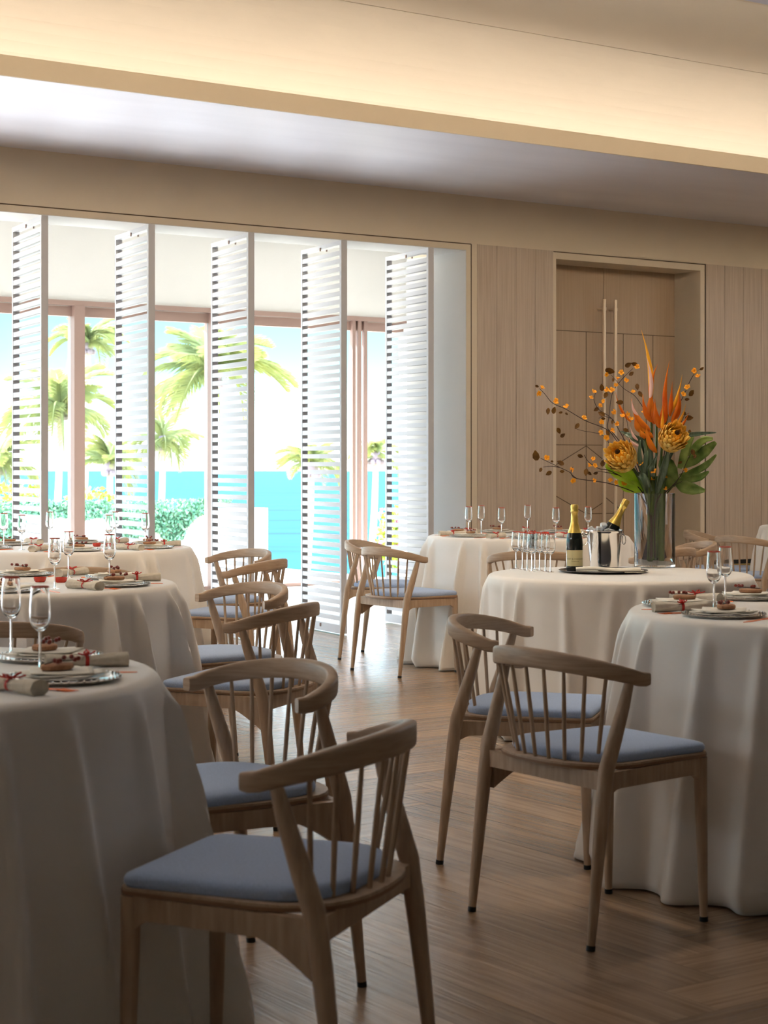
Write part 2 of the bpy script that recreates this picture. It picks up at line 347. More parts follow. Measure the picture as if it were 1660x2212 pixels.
# ---------------------------------------------------------------- louvered shutters turned open
def shutter(idx, words):
    u = 7.075 - (3 - idx) * .756; root = empty('louvered_shutter', W(u, 11.05, 0), 0)
    dirv = Vector((-.095, -.69)); root.rotation_euler = (0, 0, TH + math.atan2(dirv.y, dirv.x))
    w, t, zt = .348, .0225, 2.779
    mb = MB(); mb.box(w - .028, w, -t, t, .01, zt); mb.build('stile', M['white'], root, smooth=False)
    mb = MB(); mb.box(-w, -w + .024, -t, t, .01, zt); mb.build('stile', M['white'], root, smooth=False)
    mb = MB(); mb.box(-w + .024, w - .028, -t, t, zt - .03, zt); mb.build('top_rail', M['white'], root, smooth=False)
    mb = MB(); mb.box(-w + .024, w - .028, -t, t, .01, .07); mb.build('bottom_rail', M['white'], root, smooth=False)
    mb = MB(); z = .10
    while z < zt - .06: mb.box(-w + .024, w - .028, -t * .92, t * .92, z, z + .0315); z += .0573
    mb.build('slats', M['white'], root, smooth=False)
    mb = MB()
    for z in (.05, zt - .03): mb.box(-.008, .008, -t - .006, -t, z - .012, z + .012); mb.box(-.008, .008, t, t + .006, z - .012, z + .012)
    mb.build('pivot_bolt', M['brown'], root, smooth=False)
    tag(root, words, 'shutter', 'row of louvered shutters in the window opening')
for i, wds in enumerate(('white louvered shutter panel at the far left edge of the window wall', 'second white louvered shutter from the left, before the small palm',
        'middle white louvered shutter, left of the open stretch of sea', 'fourth white louvered shutter, its foot clear on the floor behind the leaning chairs',
        'rightmost white louvered shutter beside the white return wall')): shutter(i, wds)

# ---------------------------------------------------------------- gallery outside and its glazed wall
S('floor_gallery', [(U0, 11.0, VW + .70, 21.6, -.1, -.001)], M['pave'])
S('ceiling_gallery', [(U0 - .1, 11.0, VW + .40, VO + .3, 3.38, 3.5)], M['whitewall'])
S('wall_gallery_end', [(10.80, 11.0, VW + .75, VO + .12, 0, 3.38)], M['whitewall'])
S('wall_gallery_head', [(U0, 10.8, VO, VO + .3, 2.70, 3.38)], M['whitewall'])
wn = S('window_1', [(U0, 10.8, VO - .02, VO + .16, 2.655, 2.70)], M['brown'])
mb = MB()
for a, b_ in ((3.2, 7.085), (7.19, 8.512), (8.552, 10.80)): mb.box(a, b_, VO + .04, VO + .09, 2.56, 2.65)
mb.build('door_head_rail', M['brown'], wn, smooth=False)
for a, b_ in ((7.085, 7.19), (8.512, 8.552), (5.6, 5.7)):
    mb = MB(); mb.box(a, b_, VO - .02, VO + .12, 0, 2.66); mb.build('window_post', M['brown'], wn, smooth=False)
mb = MB(); mb.box(U0, 10.8, VO - .01, VO + .12, 0, .035); mb.build('floor_track', M['brown'], wn, smooth=False)
for a in (10.145, 10.215, 10.29):
    mb = MB(); mb.box(a, a + .038, VO + .0, VO + .05 , .03, 2.655); mb.build('stacked_door_edge', M['brown'], wn, smooth=False)
for a, b_ in ((5.7, 7.085), (7.19, 8.512)):
    mb = MB(); mb.box(a, b_, VO + .06, VO + .066, .035, 2.56); mb.build('window_pane', M['pane'], wn, smooth=False)

# ---------------------------------------------------------------- garden, sea, palms
o = S('garden_wall', [(2.0, 12.92, 21.6, 21.9, -1.5, .605)], M['stone'])
def grid_sheet(name, x0, x1, y0, y1, z, m, n=2):
    mb = MB(); mb.quad((x0, y0, z), (x1, y0, z), (x1, y1, z), (x0, y1, z)); return mb.build(name, m, smooth=False)
o = grid_sheet('shore_ground', -90, 90, 24, 112, -6.2, M['sand']); struct(o)
o = grid_sheet('sea', -900, 900, 60, 2300, -6.6, M['sea']); tag(o, 'turquoise sea reaching to the bright horizon', 'sea', kind='stuff')
# ivy-like planting spilling over the wall
def leaf_cloud(name, m, samples, size, seed):
    rnd = random.Random(seed); mb = MB()
    for p in samples:
        a = Vector((rnd.uniform(-1, 1), rnd.uniform(-1, 1), rnd.uniform(-.6, 1))).normalized(); b_ = a.orthogonal().normalized()
        b_ = (Matrix.Rotation(rnd.uniform(0, 6.3), 3, a) @ b_); c = a.cross(b_); s = size * rnd.uniform(.6, 1.2)
        p = Vector(p); mb.add([p - b_ * s, p - c * s * .55, p + b_ * s, p + c * s * .55], [(0, 1, 2, 3)])
    return mb.build(name, m, smooth=False)
rnd = random.Random(3); pts = []
for i in range(9000):
    u = rnd.uniform(8.2, 12.3); d = .20 + .33 * max(0, noise.noise(Vector((u * 1.1, 3.1, 0))) + .25) + .30 * max(0, 1 - abs(u - 8.9) / .5) + .35 * max(0, 1 - abs(u - 10.75) / .35) + .25 * max(0, 1 - abs(u - 11.45) / .25)
    if u > 11.6: d *= max(.1, (12.3 - u) / .7)
    z = .73 - rnd.random() * d
    pts.append(W(u, 21.58 - abs(rnd.gauss(0, .05)) if z < .6 else rnd.uniform(21.5, 21.95), z))
o = leaf_cloud('vine_hedge', M['vine'], pts, .035, 5); tag(o, 'green vine hedge spilling over the pale garden wall', 'hedge', kind='stuff')
def shrub(c, r, h, m, n, seed, label, flowers=None):
    rnd = random.Random(seed); root = empty('flowering_shrub' if flowers else 'garden_shrub', c)
    pts = []
    for i in range(n):
        d = Vector((rnd.gauss(0, 1), rnd.gauss(0, 1), rnd.gauss(0, 1))).normalized() * (rnd.random() ** .35)
        pts.append((d.x * r, d.y * r, h * .55 + d.z * h * .5))
    leaf_cloud('foliage', m, pts, .05, seed + 1).parent = root
    mb = MB()
    for i in range(5): mb.tube([(0, 0, 0), (rnd.uniform(-.3, .3) * r, rnd.uniform(-.3, .3) * r, h * .5)], .012, 5)
    mb.build('stem', M['trunk'], root)
    if flowers:
        pts = [(rnd.uniform(-.9, .1) * r, -r * .8 + rnd.random() * .2, h * rnd.uniform(.35, 1.0)) for i in range(160)]
        leaf_cloud('blossom', flowers, pts, .04, seed + 3).parent = root
    tag(root, label, 'shrub')
shrub(W(14.75, 20.9, -.35), .42, .95, M['shrub'], 2200, 11, 'green shrub with pink blossom behind the folded glass doors', M['petalp'])
shrub(W(9.6, 22.6, -.1), .55, 1.05, M['shrub'], 1500, 12, 'yellow-green shrub above the hedge between first and second shutters')
shrub(W(10.75, 22.6, -.2), .55, 1.05, M['shrub'], 1500, 13, 'low yellow-green shrub above the hedge, right of the brown post')

def frond_mesh(L, seed, droop):
    rnd = random.Random(seed); mb = MB(); n = 30; pts = []
    for i in range(n + 1):
        t = i / n; x = L * (t - .18 * droop * t * t); z = L * (.42 * t - (.30 + .45 * droop) * t * t); pts.append(Vector((x, 0, z)))
    mb.tube(pts, [.035 * (1 - .8 * i / n) for i in range(n + 1)], 5)
    for i in range(2, n * 2):
        t = i / (n * 2); k = min(int(t * n), n - 1); p = pts[k].lerp(pts[k + 1], t * n - k)
        l = L * .34 * math.sin(PI * min(1, .12 + t * .86)) ** .7
        for sgn in (-1, 1):
            d = Vector((.70, sgn * .62, -.30 - .35 * rnd.random())).normalized() * l; w = Vector((.055, 0, 0.02)) * (L / 2.6)
            q = p + d * .55 + Vector((0, 0, .06 * l))
            mb.add([p - w * .5, p + w * .5, q + w * .55, q - w * .5, p + d], [(0, 1, 2, 3), (3, 2, 4)])
    return mb
fr_objs = []
def palm(x, y, zc, zb, L, nf, seed, label, lean=.6):
    rnd = random.Random(seed); root = empty('palm_tree', (x, y, zb)); h = zc - zb
    mb = MB(); pts = [(lean * (1 - t) ** 2 * -1 + lean * 0, 0, h * t) for t in [i / 12 for i in range(13)]]
    pts = [(p[0], p[1], p[2]) for p in pts]
    mb.tube(pts, [.20 - .07 * i / 12 for i in range(13)], 10); mb.build('trunk', M['trunk'], root)
    mb = MB(); mb.ball((0, 0, h), .30, 8, (1, 1, 1.1)); 
    for i in range(6): a = i * 1.05; mb.ball((.26 * math.cos(a), .26 * math.sin(a), h - .28), .15, 7)
    mb.build('crown_shaft', M['crown'], root)
    for i in range(nf):
        if len(fr_objs) < 6: f0 = frond_mesh(1.0, 40 + len(fr_objs), .55 + .25 * len(fr_objs)).build('frond', M['frond'], root, smooth=False); fr_objs.append(f0); f = f0
        else: f = fr_objs[rnd.randrange(6)].copy(); COL.objects.link(f); f.parent = root
        f.location = (0, 0, h + .12); f.scale = (L * rnd.uniform(.8, 1.1),) * 3
        f.rotation_euler = (rnd.uniform(-.2, .2), -rnd.uniform(-.5, 1.15), i * 2.399 + rnd.uniform(-.3, .3))
    tag(root, label, 'palm tree', 'palms on the shore')
def atk(px, k): return (px - 830) / k, 3930 / k
for px, py, k, L, nf, lab, sd in ((190, 748, 44, 2.3, 22, 'tallest palm crown, seen just right of the thick brown post', 1),
        (130, 888, 48, 3.1, 24, 'palm with thick pale trunk between the first and second shutters', 2),
        (238, 1008, 50, 2.0, 20, 'short palm low against the sea, left of the second shutter', 3),
        (462, 812, 62, 3.0, 26, 'largest palm, its fronds behind the middle shutter', 4),
        (352, 955, 48, 2.0, 20, 'slender palm against the sea, right of the second shutter', 5),
        (672, 1010, 56, 1.7, 20, 'small palm behind the fourth shutter, over open sea', 6),
        (812, 985, 48, 1.6, 18, 'small palm beyond the folded glass doors', 7),
        (-6, 1005, 50, 2.2, 20, 'palm cut by the left edge of the view', 8)):
    x, y = atk(px, k); palm(x, y, 1.2 + (1004 - py) / k, -6.2, L, nf, sd, lab)

# ---------------------------------------------------------------- tablecloths
def tablecloth(center, ztop, R, seed, label, flare=.105, nr=21, fold=1.0):
    rnd = random.Random(seed); mb = MB(); n = 420
    ridges = [(2 * PI * (i + rnd.uniform(-.42, .42)) / nr, rnd.uniform(.35, 1.15), rnd.uniform(.026, .048), rnd.uniform(-.10, .10)) for i in range(nr)]
    def rad(th, t):
        s = 0
        for a, amp, w, tw in ridges:
            d = (th - a - tw * t + PI) % (2 * PI) - PI; ww = w * (.8 + 1.1 * t); s += amp * math.exp(-(d / ww) ** 2)
        return R + .012 + flare * t ** .85 + fold * (.026 + .105 * t ** .9) * min(t * 14, 1) * (s - .32) - .012 * t + .010 * t * math.sin(5 * th + seed)
    rs = []
    for r in (0.001, .3, R - .05, R - .02): rs.append([Vector((r * math.cos(2 * PI * j / n), r * math.sin(2 * PI * j / n), ztop)) for j in range(n)])
    for q in range(1, 6):
        a = PI / 2 * q / 6; rs.append([Vector(((R - .02 + .026 * math.sin(a)) * math.cos(2 * PI * j / n), (R - .02 + .026 * math.sin(a)) * math.sin(2 * PI * j / n), ztop - .022 * (1 - math.cos(a)))) for j in range(n)])
    z0 = ztop - .022; K = 30
    for i in range(1, K + 1):
        t = i / K; ring = []
        for j in range(n):
            th = 2 * PI * j / n; r = rad(th, t); zz = z0 * (1 - t)
            if t > .93: r -= (t - .93) * .25 * (1 + math.sin(7 * th + seed)); 
            ring.append(Vector((r * math.cos(th), r * math.sin(th), max(zz, .006))))
        rs.append(ring)
    mb.rings(rs, cap=False)
    o = mb.build('tablecloth', M['cloth'], loc=(center[0], center[1], 0), ang=80)
    so = o.modifiers.new('thickness', 'SOLIDIFY'); so.thickness = .0025; so.offset = -1
    tag(o, label, 'tablecloth', 'white cloths over the round tables')
    return o
TA, TB, TC, TE, TF, TG, THh = (-1.08, 3.72), (-1.37, 6.60), (-1.62, 9.50), (1.335, 5.40), (.88, 11.09), (1.07, 8.25), (3.27, 12.8)
ZT, ZG = .768, .705
tablecloth(TA, ZT, .61, 2, 'ivory cloth on the round table at front left, nearest the camera')
tablecloth(TB, ZT, .61, 5, 'ivory cloth on the second round table back on the left')
tablecloth(TC, ZT, .61, 9, 'ivory cloth on the left round table nearest the shutters')
tablecloth(TE, ZT, .598, 4, 'ivory cloth with deep folds on the front right laid table')
tablecloth(TF, ZT, .61, 8, 'ivory cloth on the round table before the panelled wall, behind the champagne')
tablecloth(TG, ZG, .592, 6, 'ivory cloth on the round drinks table carrying the flower vase', flare=.035, fold=.7)
tablecloth(THh, ZT, .61, 3, 'white cloth on the farthest table, cut by the right edge')

# ---------------------------------------------------------------- chairs
def seat_outline(inset_f=0, inset_b=0, n=16):
    p = []; fx, fy, r = .200 - inset_f, .235 - inset_f, .03
    for i in range(5): a = PI / 2 * i / 4; p.append((fx - r + r * math.cos(a), fy - r + r * math.sin(a)))
    for i in range(5): a = PI / 2 + PI / 2 * i / 4; p.append((-fx + r + r * math.cos(a), fy - r + r * math.sin(a)))
    bx, by0, by1 = .224 - inset_b * .5, -.05, -.217 + inset_b
    for i in range(n + 1):
        a = PI + PI * i / n; cx, sy = math.cos(a), -math.sin(a); p.append((bx * math.copysign(abs(cx) ** .78, cx), by0 + (by1 - by0) * abs(sy) ** .85))
    return p
def rail_pt(a):
    s, c = math.sin(a), math.cos(a); e = max(0, c)
    return Vector((.250 * s, -.062 - .168 * c, .660 + .046 * e ** .9))
def make_chair():
    root = empty('spindle_armchair')
    mb = MB(); out = seat_outline(0, 0); n = len(out)
    rs = [[Vector((x * s, y * s, z)) for x, y in out] for s, z in ((.965, .432), (.995, .436), (1, .443), (.995, .447))]
    mb.rings(rs, cap=True); sh = mb.build('seat', M['wood'], root, ang=35)
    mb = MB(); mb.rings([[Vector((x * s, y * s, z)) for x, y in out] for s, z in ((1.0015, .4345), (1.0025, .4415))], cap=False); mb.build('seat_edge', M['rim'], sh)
    mb = MB(); out = seat_outline(.003, .036)
    rs = []
    for s, z in ((.985, .4475), (1, .454), (.998, .462), (.985, .468), (.93, .473), (.75, .476), (.4, .476), (.02, .476)):
        rs.append([Vector((x * s, (y + .03) * s - .03, z - .006 * (1 - s))) for x, y in out])
    mb.rings(rs, cap=True); mb.build('cushion', M['cush'], root, ang=60)
    for sx in (-1, 1):
        mb = MB(); P = [(.249, -.099, .652), (.247, -.114, .60), (.2435, -.140, .52), (.240, -.166, .44), (.2405, -.180, .34), (.2415, -.200, .17), (.242, -.218, .012)]
        mb.tube([(sx * x, y, z) for x, y, z in P], [.0125, .016, .0190, .0205, .0190, .0150, .0108], 12, up=Vector((0, 1, 0)))
        lg = mb.build('leg', M['wood'], root); mb = MB(); mb.tube([(sx * .242, -.218, .013), (sx * .242, -.2195, 0)], .0118, 10, up=Vector((0, 1, 0))); mb.build('foot_cap', M['black'], lg)
        mb = MB(); P = [(.182, .213, .432), (.183, .214, .33), (.185, .217, .17), (.1875, .220, .012)]
        mb.tube([(sx * x, y, z) for x, y, z in P], [.0185, .0175, .0145, .0105], 12, up=Vector((0, 1, 0)))
        lg = mb.build('leg', M['wood'], root); mb = MB(); mb.tube([(sx * .1875, .220, .013), (sx * .1875, .2203, 0)], .0113, 10, up=Vector((0, 1, 0))); mb.build('foot_cap', M['black'], lg)
        # side rail with the curved bracket under the back leg
        mb = MB(); rs = []
        for i in range(25):
            t = i / 24; x = .232 - .05 * t; y = -.160 + .365 * t; zb = .390 - (.018 if sx > 0 else .062) * max(0, 1 - t / (.10 if sx > 0 else .30)) ** 1.3 - .02 * max(0, (t - .93) / .07)
            rs.append([Vector((sx * (x - .011), y, zb)), Vector((sx * (x + .011), y, zb)), Vector((sx * (x + .011), y, .4325)), Vector((sx * (x - .011), y, .4325))])
        mb.rings(rs); mb.build('side_rail', M['wood'], root, ang=50)
    mb = MB(); mb.box(-.17, .17, .203, .225, .385, .4325); mb.build('front_rail', M['wood'], root, smooth=False)
    mb = MB(); mb.box(-.225, .225, -.175, -.153, .388, .4325); mb.build('back_rail', M['wood'], root, smooth=False)
    A0 = math.radians(99); K = 40; rs = []
    for i in range(K + 1):
        a = -A0 + 2 * A0 * i / K; p = rail_pt(a); tdir = (rail_pt(a + .01) - rail_pt(a - .01)).normalized()
        nrm = tdir.cross(Vector((0, 0, 1))).normalized(); upv = nrm.cross(tdir).normalized() * -1
        if upv.z < 0: upv = -upv
        c = max(0, math.cos(a)); hh = .0185 + .0065 * c; ww = .0140
        ends = 1 if 0 < i < K else .86
        ring = []
        for j in range(16):
            q = 2 * PI * j / 16; cx, cy = math.cos(q), math.sin(q); e = .42
            ring.append(p + nrm * (ww * ends * math.copysign(abs(cx) ** e, cx)) + upv * (hh * ends * math.copysign(abs(cy) ** e, cy)))
        rs.append(ring)
    mb = MB(); mb.rings(rs); mb.build('back_rest_rail', M['rail'], root, ang=50)
    for i in range(9):
        t = (i - 4) / 4; a = math.radians(62) * t; b_ = Vector((.182 * math.sin(a), -.062 - .135 * math.cos(a), .445))
        q = rail_pt(math.radians(60) * t); q.z -= .012
        mb = MB(); mid = b_.lerp(q, .5); mb.tube([b_, mid, q], [.0050, .0058, .0046], 8, up=Vector((0, 1, 0))); mb.build('spindle', M['wood'], root)
    return root
proto = make_chair()
KIDS = {}
used = []
def chair(loc, facing, label, group):
    if not used: c = proto; used.append(1)
    else: c = copy_tree(proto)
    c.location = (loc[0], loc[1], 0); c.rotation_euler = (0, 0, math.radians(facing) - PI / 2)
    tag(c, label, 'chair', group)
gl_, gr_ = 'spindle armchairs around the left tables', 'spindle armchairs around the right tables'
chair((-.19, 3.35), 160, 'ash spindle armchair with grey-blue cushion nearest the camera at front left', gl_)
chair((-.37, 4.252), 216, 'ash spindle armchair directly behind the nearest one, curved rail towards the aisle', gl_)
chair((-.475, 6.27), 160, 'ash spindle armchair at the second left table, sloping straight rail', gl_)
chair((-.64, 7.17), 217, 'ash spindle armchair behind the third chair of the left aisle row, round rail', gl_)
chair((-.74, 9.17), 160, 'second farthest ash armchair of the left aisle row', gl_)
chair((-.885, 10.07), 217, 'farthest ash armchair of the left aisle row, before the middle shutter', gl_)
chair((-1.20, 5.68), 97, 'ash armchair seen past the tall glass, tucked between the two nearest left tables', gl_)
chair((-1.44, 8.62), 96, 'ash armchair barely showing between the second and third left tables', gl_)
chair((.554 + .0, 4.815), 34.5, 'ash spindle armchair with blue cushion, front right, nearest the aisle', gr_)
chair((.445, 5.64), -16.2, 'ash spindle armchair just behind the front right one, turned to the table', gr_)
chair((.131, 10.555), 34.5, 'pale spindle armchair by the open shutter, nearer of the two there', gr_)
chair((.004, 11.37), -16.5, 'pale spindle armchair by the open shutter, farther of the two there', gr_)
chair((.84, 10.19), 86, 'ash armchair seen behind the champagne flutes and bottle', gr_)
chair((1.53, 10.46), 137, 'ash armchair seen between ice bucket and glass vase', gr_)
chair((1.80, 11.22), 188, 'ash armchair to the right of the vase with its rail sloping left', gr_)
chair((2.40, 13.07), -17, 'farthest ash armchair right of the vase, against the panelled wall', gr_)
chair((2.50, 12.24), 34.5, 'pale armchair at the right edge, spindles before the white cloth', gr_)

# ---------------------------------------------------------------- place settings
def lathe_obj(name, prof, m, n=28, parent=None, ang=40):
    mb = MB(); mb.lathe(prof, n); return mb.build(name, m, parent, ang=ang)
def proto_plate():
    r = lathe_obj('charger_plate', [(.001, .004), (.075, .004), (.08, .0), (.095, .0), (.118, .009), (.120, .0115), (.117, .0125), (.096, .006), (.001, .006)], M['silver'])
    mb = MB()
    for i in range(48): a = 2 * PI * i / 48; mb.ball((.1165 * math.cos(a), .1165 * math.sin(a), .0130), .0024, 5)
    mb.build('beaded_rim', M['silver'], r)
    return r
def proto_dinner():
    return lathe_obj('dinner_plate', [(.001, .0065), (.06, .0065), (.065, .0062), (.095, .0135), (.0965, .0150), (.094, .0160), (.068, .0090), (.001, .0090)], M['china'])
def proto_sheet():
    mb = MB(); n = 10
    for lay, (s, rot, z) in enumerate(((.074, .1, .0165), (.070, .9, .0190), (.062, .45, .0215))):
        rs = []
        for j in (0, 1):
            pass
        V = []; F = []
        for i in range(n + 1):
            for j in range(n + 1):
                x = (i / n * 2 - 1) * s; y = (j / n * 2 - 1) * s
                V.append(Vector((x * math.cos(rot) - y * math.sin(rot), x * math.sin(rot) + y * math.cos(rot), z + .0022 * math.sin(22 * x + lay) * math.cos(17 * y) + .006 * max(0, (abs(x) + abs(y)) / (2 * s) - .6))))
        for i in range(n):
            for j in range(n): a = i * (n + 1) + j; F.append((a, a + n + 1, a + n + 2, a + 1))
        mb.add(V, F)
    o = mb.build('folded_napkin', M['napkin'], ang=60); so = o.modifiers.new('thickness', 'SOLIDIFY'); so.thickness = .0015; return o
def proto_favor():
    r = empty('berry_favor'); mb = MB(); rs = []
    for sc_, z in ((.9, .0), (1, .003), (1, .009), (.9, .0115)): rs.append([Vector((.036 * sc_ * math.cos(2 * PI * j / 18) * (1 + .06 * math.sin(3 * j)), .026 * sc_ * math.sin(2 * PI * j / 18), z)) for j in range(18)])
    mb.rings(rs); mb.build('wood_slice', M['bark'], r)
    rnd = random.Random(4); mb = MB()
    mb.tube([(-.03, 0, .013), (0, .006, .016), (.045, -.004, .016)], .0013, 5); mb.build('twig', M['branch'], r)
    for i in range(9):
        mb = MB(); mb.ball((rnd.uniform(-.02, .05), rnd.uniform(-.018, .018), .0165 + rnd.uniform(0, .006)), .0052, 7); mb.build('berry', M['berry'], r)
    return r
def proto_roll():
    r = empty('rolled_napkin'); mb = MB(); rs = []; L = .087
    for i in range(25):
        t = i / 24 * 2 - 1; rad = .0105 + .0080 * abs(t) ** .7; ring = []
        for j in range(24):
            a = 2 * PI * j / 24; q = rad * (1 + .09 * math.sin(7 * a + 4 * t) * min(1, 1.4 - abs(t)))
            ring.append(Vector((L * t, q * 1.15 * math.cos(a), max(.0005, .0165 + q * .9 * math.sin(a)))))
        rs.append(ring)
    for e in (0, -1):   # sunken spiral ends
        c = rs[e]; sgn = -1 if e == 0 else 1
        inner = [Vector((p.x - sgn * .006, p.y * .72, .0165 + (p.z - .0165) * .72)) for p in c]
        if e == 0: rs.insert(0, inner)
        else: rs.append(inner)
    mb.rings(rs); mb.build('napkin_cloth', M['linen'], r, ang=60)
    mb = MB(); rs = [[Vector((x,   .0140 * math.cos(2 * PI * j / 20), .0165 + .0122 * math.sin(2 * PI * j / 20))) for j in range(20)] for x in (-.004, .004)]
    mb.rings(rs, cap=False); rb = mb.build('ribbon', M['red'], r)
    mb = MB()
    for sg in (-1, 1):
        mb.tube([(0, 0, .0290), (.004, sg * .012, .0365), (.002, sg * .021, .038), (-.004, sg * .013, .0325), (0, 0, .0290)], .0022, 6)
        mb.tube([(0, 0, .0290), (.012 * sg, sg * .01, .031), (.020 * sg, sg * .019, .0345)], .0018, 6)
    mb.ball((0, 0, .030), .0042, 7); mb.build('ribbon_bow', M['red'], rb)
    return r
def proto_knife():
    mb = MB(); rs = []
    for x, w, h in ((-.095, .003, .0015), (-.09, .0052, .003), (-.02, .0045, .003), (-.005, .0035, .0022), (.01, .0075, .0013), (.06, .0090, .0012), (.088, .006, .001), (.096, .001, .0008)):
        rs.append([Vector((x, w * math.cos(2 * PI * j / 10), .0032 + h * math.sin(2 * PI * j / 10))) for j in range(10)])
    mb.rings(rs); return mb.build('knife', M['copper'])
def proto_fork():
    mb = MB(); rs = []
    for x, w, h in ((-.095, .003, .0015), (-.09, .0052, .0026), (-.03, .0032, .0022), (.02, .0028, .002), (.04, .006, .0014), (.052, .0105, .0013), (.060, .0115, .0013)):
        rs.append([Vector((x, w * math.cos(2 * PI * j / 10), .0032 + .002 * max(0, x) / .06 + h * math.sin(2 * PI * j / 10))) for j in range(10)])
    mb.rings(rs)
    for k in range(4): y = -.0090 + .006 * k; mb.tube([(.058, y, .0052), (.08, y, .0040), (.097, y * .92, .0055)], [.0016, .0014, .0006], 6)
    return mb.build('fork', M['copper'])
def proto_flute():
    r = empty('champagne_flute'); H = .178
    out = [(.0035, .083), (.009, .0865), (.016, .093), (.0205, .103), (.0222, .115), (.0222, .128), (.0208, .15), (.0190, .170), (.0185, H)]
    inn = [(.0175, H), (.0180, .170), (.0198, .15), (.0212, .128), (.0212, .115), (.0195, .104), (.015, .0955), (.008, .0905), (.001, .0895)]
    mb = MB(); mb.lathe(out + inn, 24); mb.build('bowl', M['glass'], r, ang=70)
    mb = MB(); mb.lathe([(.0042, .086), (.0034, .083), (.0028, .07), (.0027, .03), (.0034, .010), (.0060, .0045)], 12); mb.build('stem', M['glass'], r, ang=70)
    mb = MB(); mb.lathe([(.001, .0048), (.006, .0046), (.018, .0024), (.028, .0016), (.0283, .0006), (.001, .0004)], 24); mb.build('foot', M['glass'], r, ang=70)
    mb = MB(); mb.lathe([(.0187, H - .0026), (.0189, H), (.0180, H + .0007), (.0173, H), (.0176, H - .0026)], 24); mb.build('red_rim', M['copper2'], r)
    return r
M['copper2'] = mat('coral_rim', (.5, .06, .03), .35)
def proto_votive():
    r = empty('red_votive'); mb = MB(); mb.lathe([(.001, .001), (.014, .001), (.021, .008), (.024, .020), (.0235, .021), (.019, .010), (.001, .006)], 18); mb.build('dish', M['redglass'], r)
    mb = MB(); mb.lathe([(.001, .013), (.012, .013), (.012, .007), (.001, .007)], 14); mb.build('candle', M['china'], r); return r
P = dict(charger=proto_plate(), dinner=proto_dinner(), sheet=proto_sheet(), favor=proto_favor(), roll=proto_roll(), knife=proto_knife(), fork=proto_fork(), flute=proto_flute(), votive=proto_votive())
first = set()
NAMES = dict(charger=('silver charger plate', 'plate', 'silver charger plates'), dinner=('white dinner plate', 'plate', 'white dinner plates'), sheet=('flat folded napkin', 'napkin', 'folded napkins on plates'),
             favor=('wood slice with berries', 'decoration', 'berry favors on the plates'), roll=('ribbon-tied napkin roll', 'napkin', 'ribbon-tied napkin rolls'),
             knife=('copper knife', 'cutlery', 'copper knives'), fork=('copper fork', 'cutlery', 'copper forks'), flute=('red-rimmed flute', 'glass', 'champagne flutes on the laid tables'), votive=('small red glass dish', 'candle holder', 'red votive dishes'))
def place(key, x, y, z, rot, where):
    if key in first: o = copy_tree(P[key])
    else: o = P[key]; first.add(key)
    o.location = (x, y, z); o.rotation_euler = (0, 0, rot)
    nm, cat, grp = NAMES[key]; tag(o, nm + ' ' + where, cat, grp); return o
def setting(T, phi, where, z=ZT, rnd=random.Random(9), parts='all'):
    a0 = math.radians(phi)
    def at(d, dist): a = a0 + math.radians(d); return T[0] + dist * math.cos(a), T[1] + dist * math.sin(a), a
    x, y, a = at(0, .45); place('charger', x, y, z, a, where); place('dinner', x, y, z, a, where); place('sheet', x, y, z, a + rnd.uniform(-.4, .4), where)
    place('favor', x - .01 * math.cos(a), y - .01 * math.sin(a), z + .0245, a + 1.2 + rnd.uniform(-.6, .6), where)
    x, y, a = at(-24, .47); place('roll', x, y, z, a + rnd.uniform(-.12, .12), where)
    x, y, a = at(-16.5, .475); place('fork', x, y, z, a, where)
    x, y, a = at(17.5, .475); place('knife', x, y, z, a, where)
    x, y, a = at(26, .37); place('flute', x, y, z, a, where)
setting(TA, -13, 'at the front left table, near place')
setting(TA, 41, 'at the front left table, farther place')
setting(TB, -78, 'at the second left table, near place')
setting(TB, -20, 'at the second left table, front right place')
setting(TB, 37, 'at the second left table, back right place')
setting(TB, 94, 'at the second left table, far side place')
for ph, w_ in ((-78, 'front place'), (-20, 'front right place'), (37, 'back right place'), (94, 'far side place'), (151, 'back left place'), (209, 'front left place')):
    setting(TC, ph, 'at the left table by the shutters, ' + w_)
for ph, w_ in ((214, 'place nearest the camera'), (163, 'left rim place'), (112, 'far left place')):
    setting(TE, ph, 'at the front right table, ' + w_)
for ph, w_ in ((214.3, 'front left place'), (162.9, 'leftmost place'), (265.7, 'front middle place'), (317.1, 'front right place'), (8.6, 'right place'), (60, 'back right place'), (111.4, 'back left place')):
    setting(TF, ph, 'at the panelled wall table, ' + w_)
for T, w_ in ((TB, 'in the middle of the second left table'), (TC, 'in the middle of the left table by the shutters'), (TF, 'in the middle of the panelled wall table')):
    place('votive', T[0] + .11, T[1] + .06, ZT, 0, w_ + ', left one'); place('votive', T[0] + .19, T[1] + .04, ZT, 0, w_ + ', right one')
place('flute', TA[0] + .235, TA[1] + .40, ZT, 0, 'at the nearest left table, cut by the left edge')

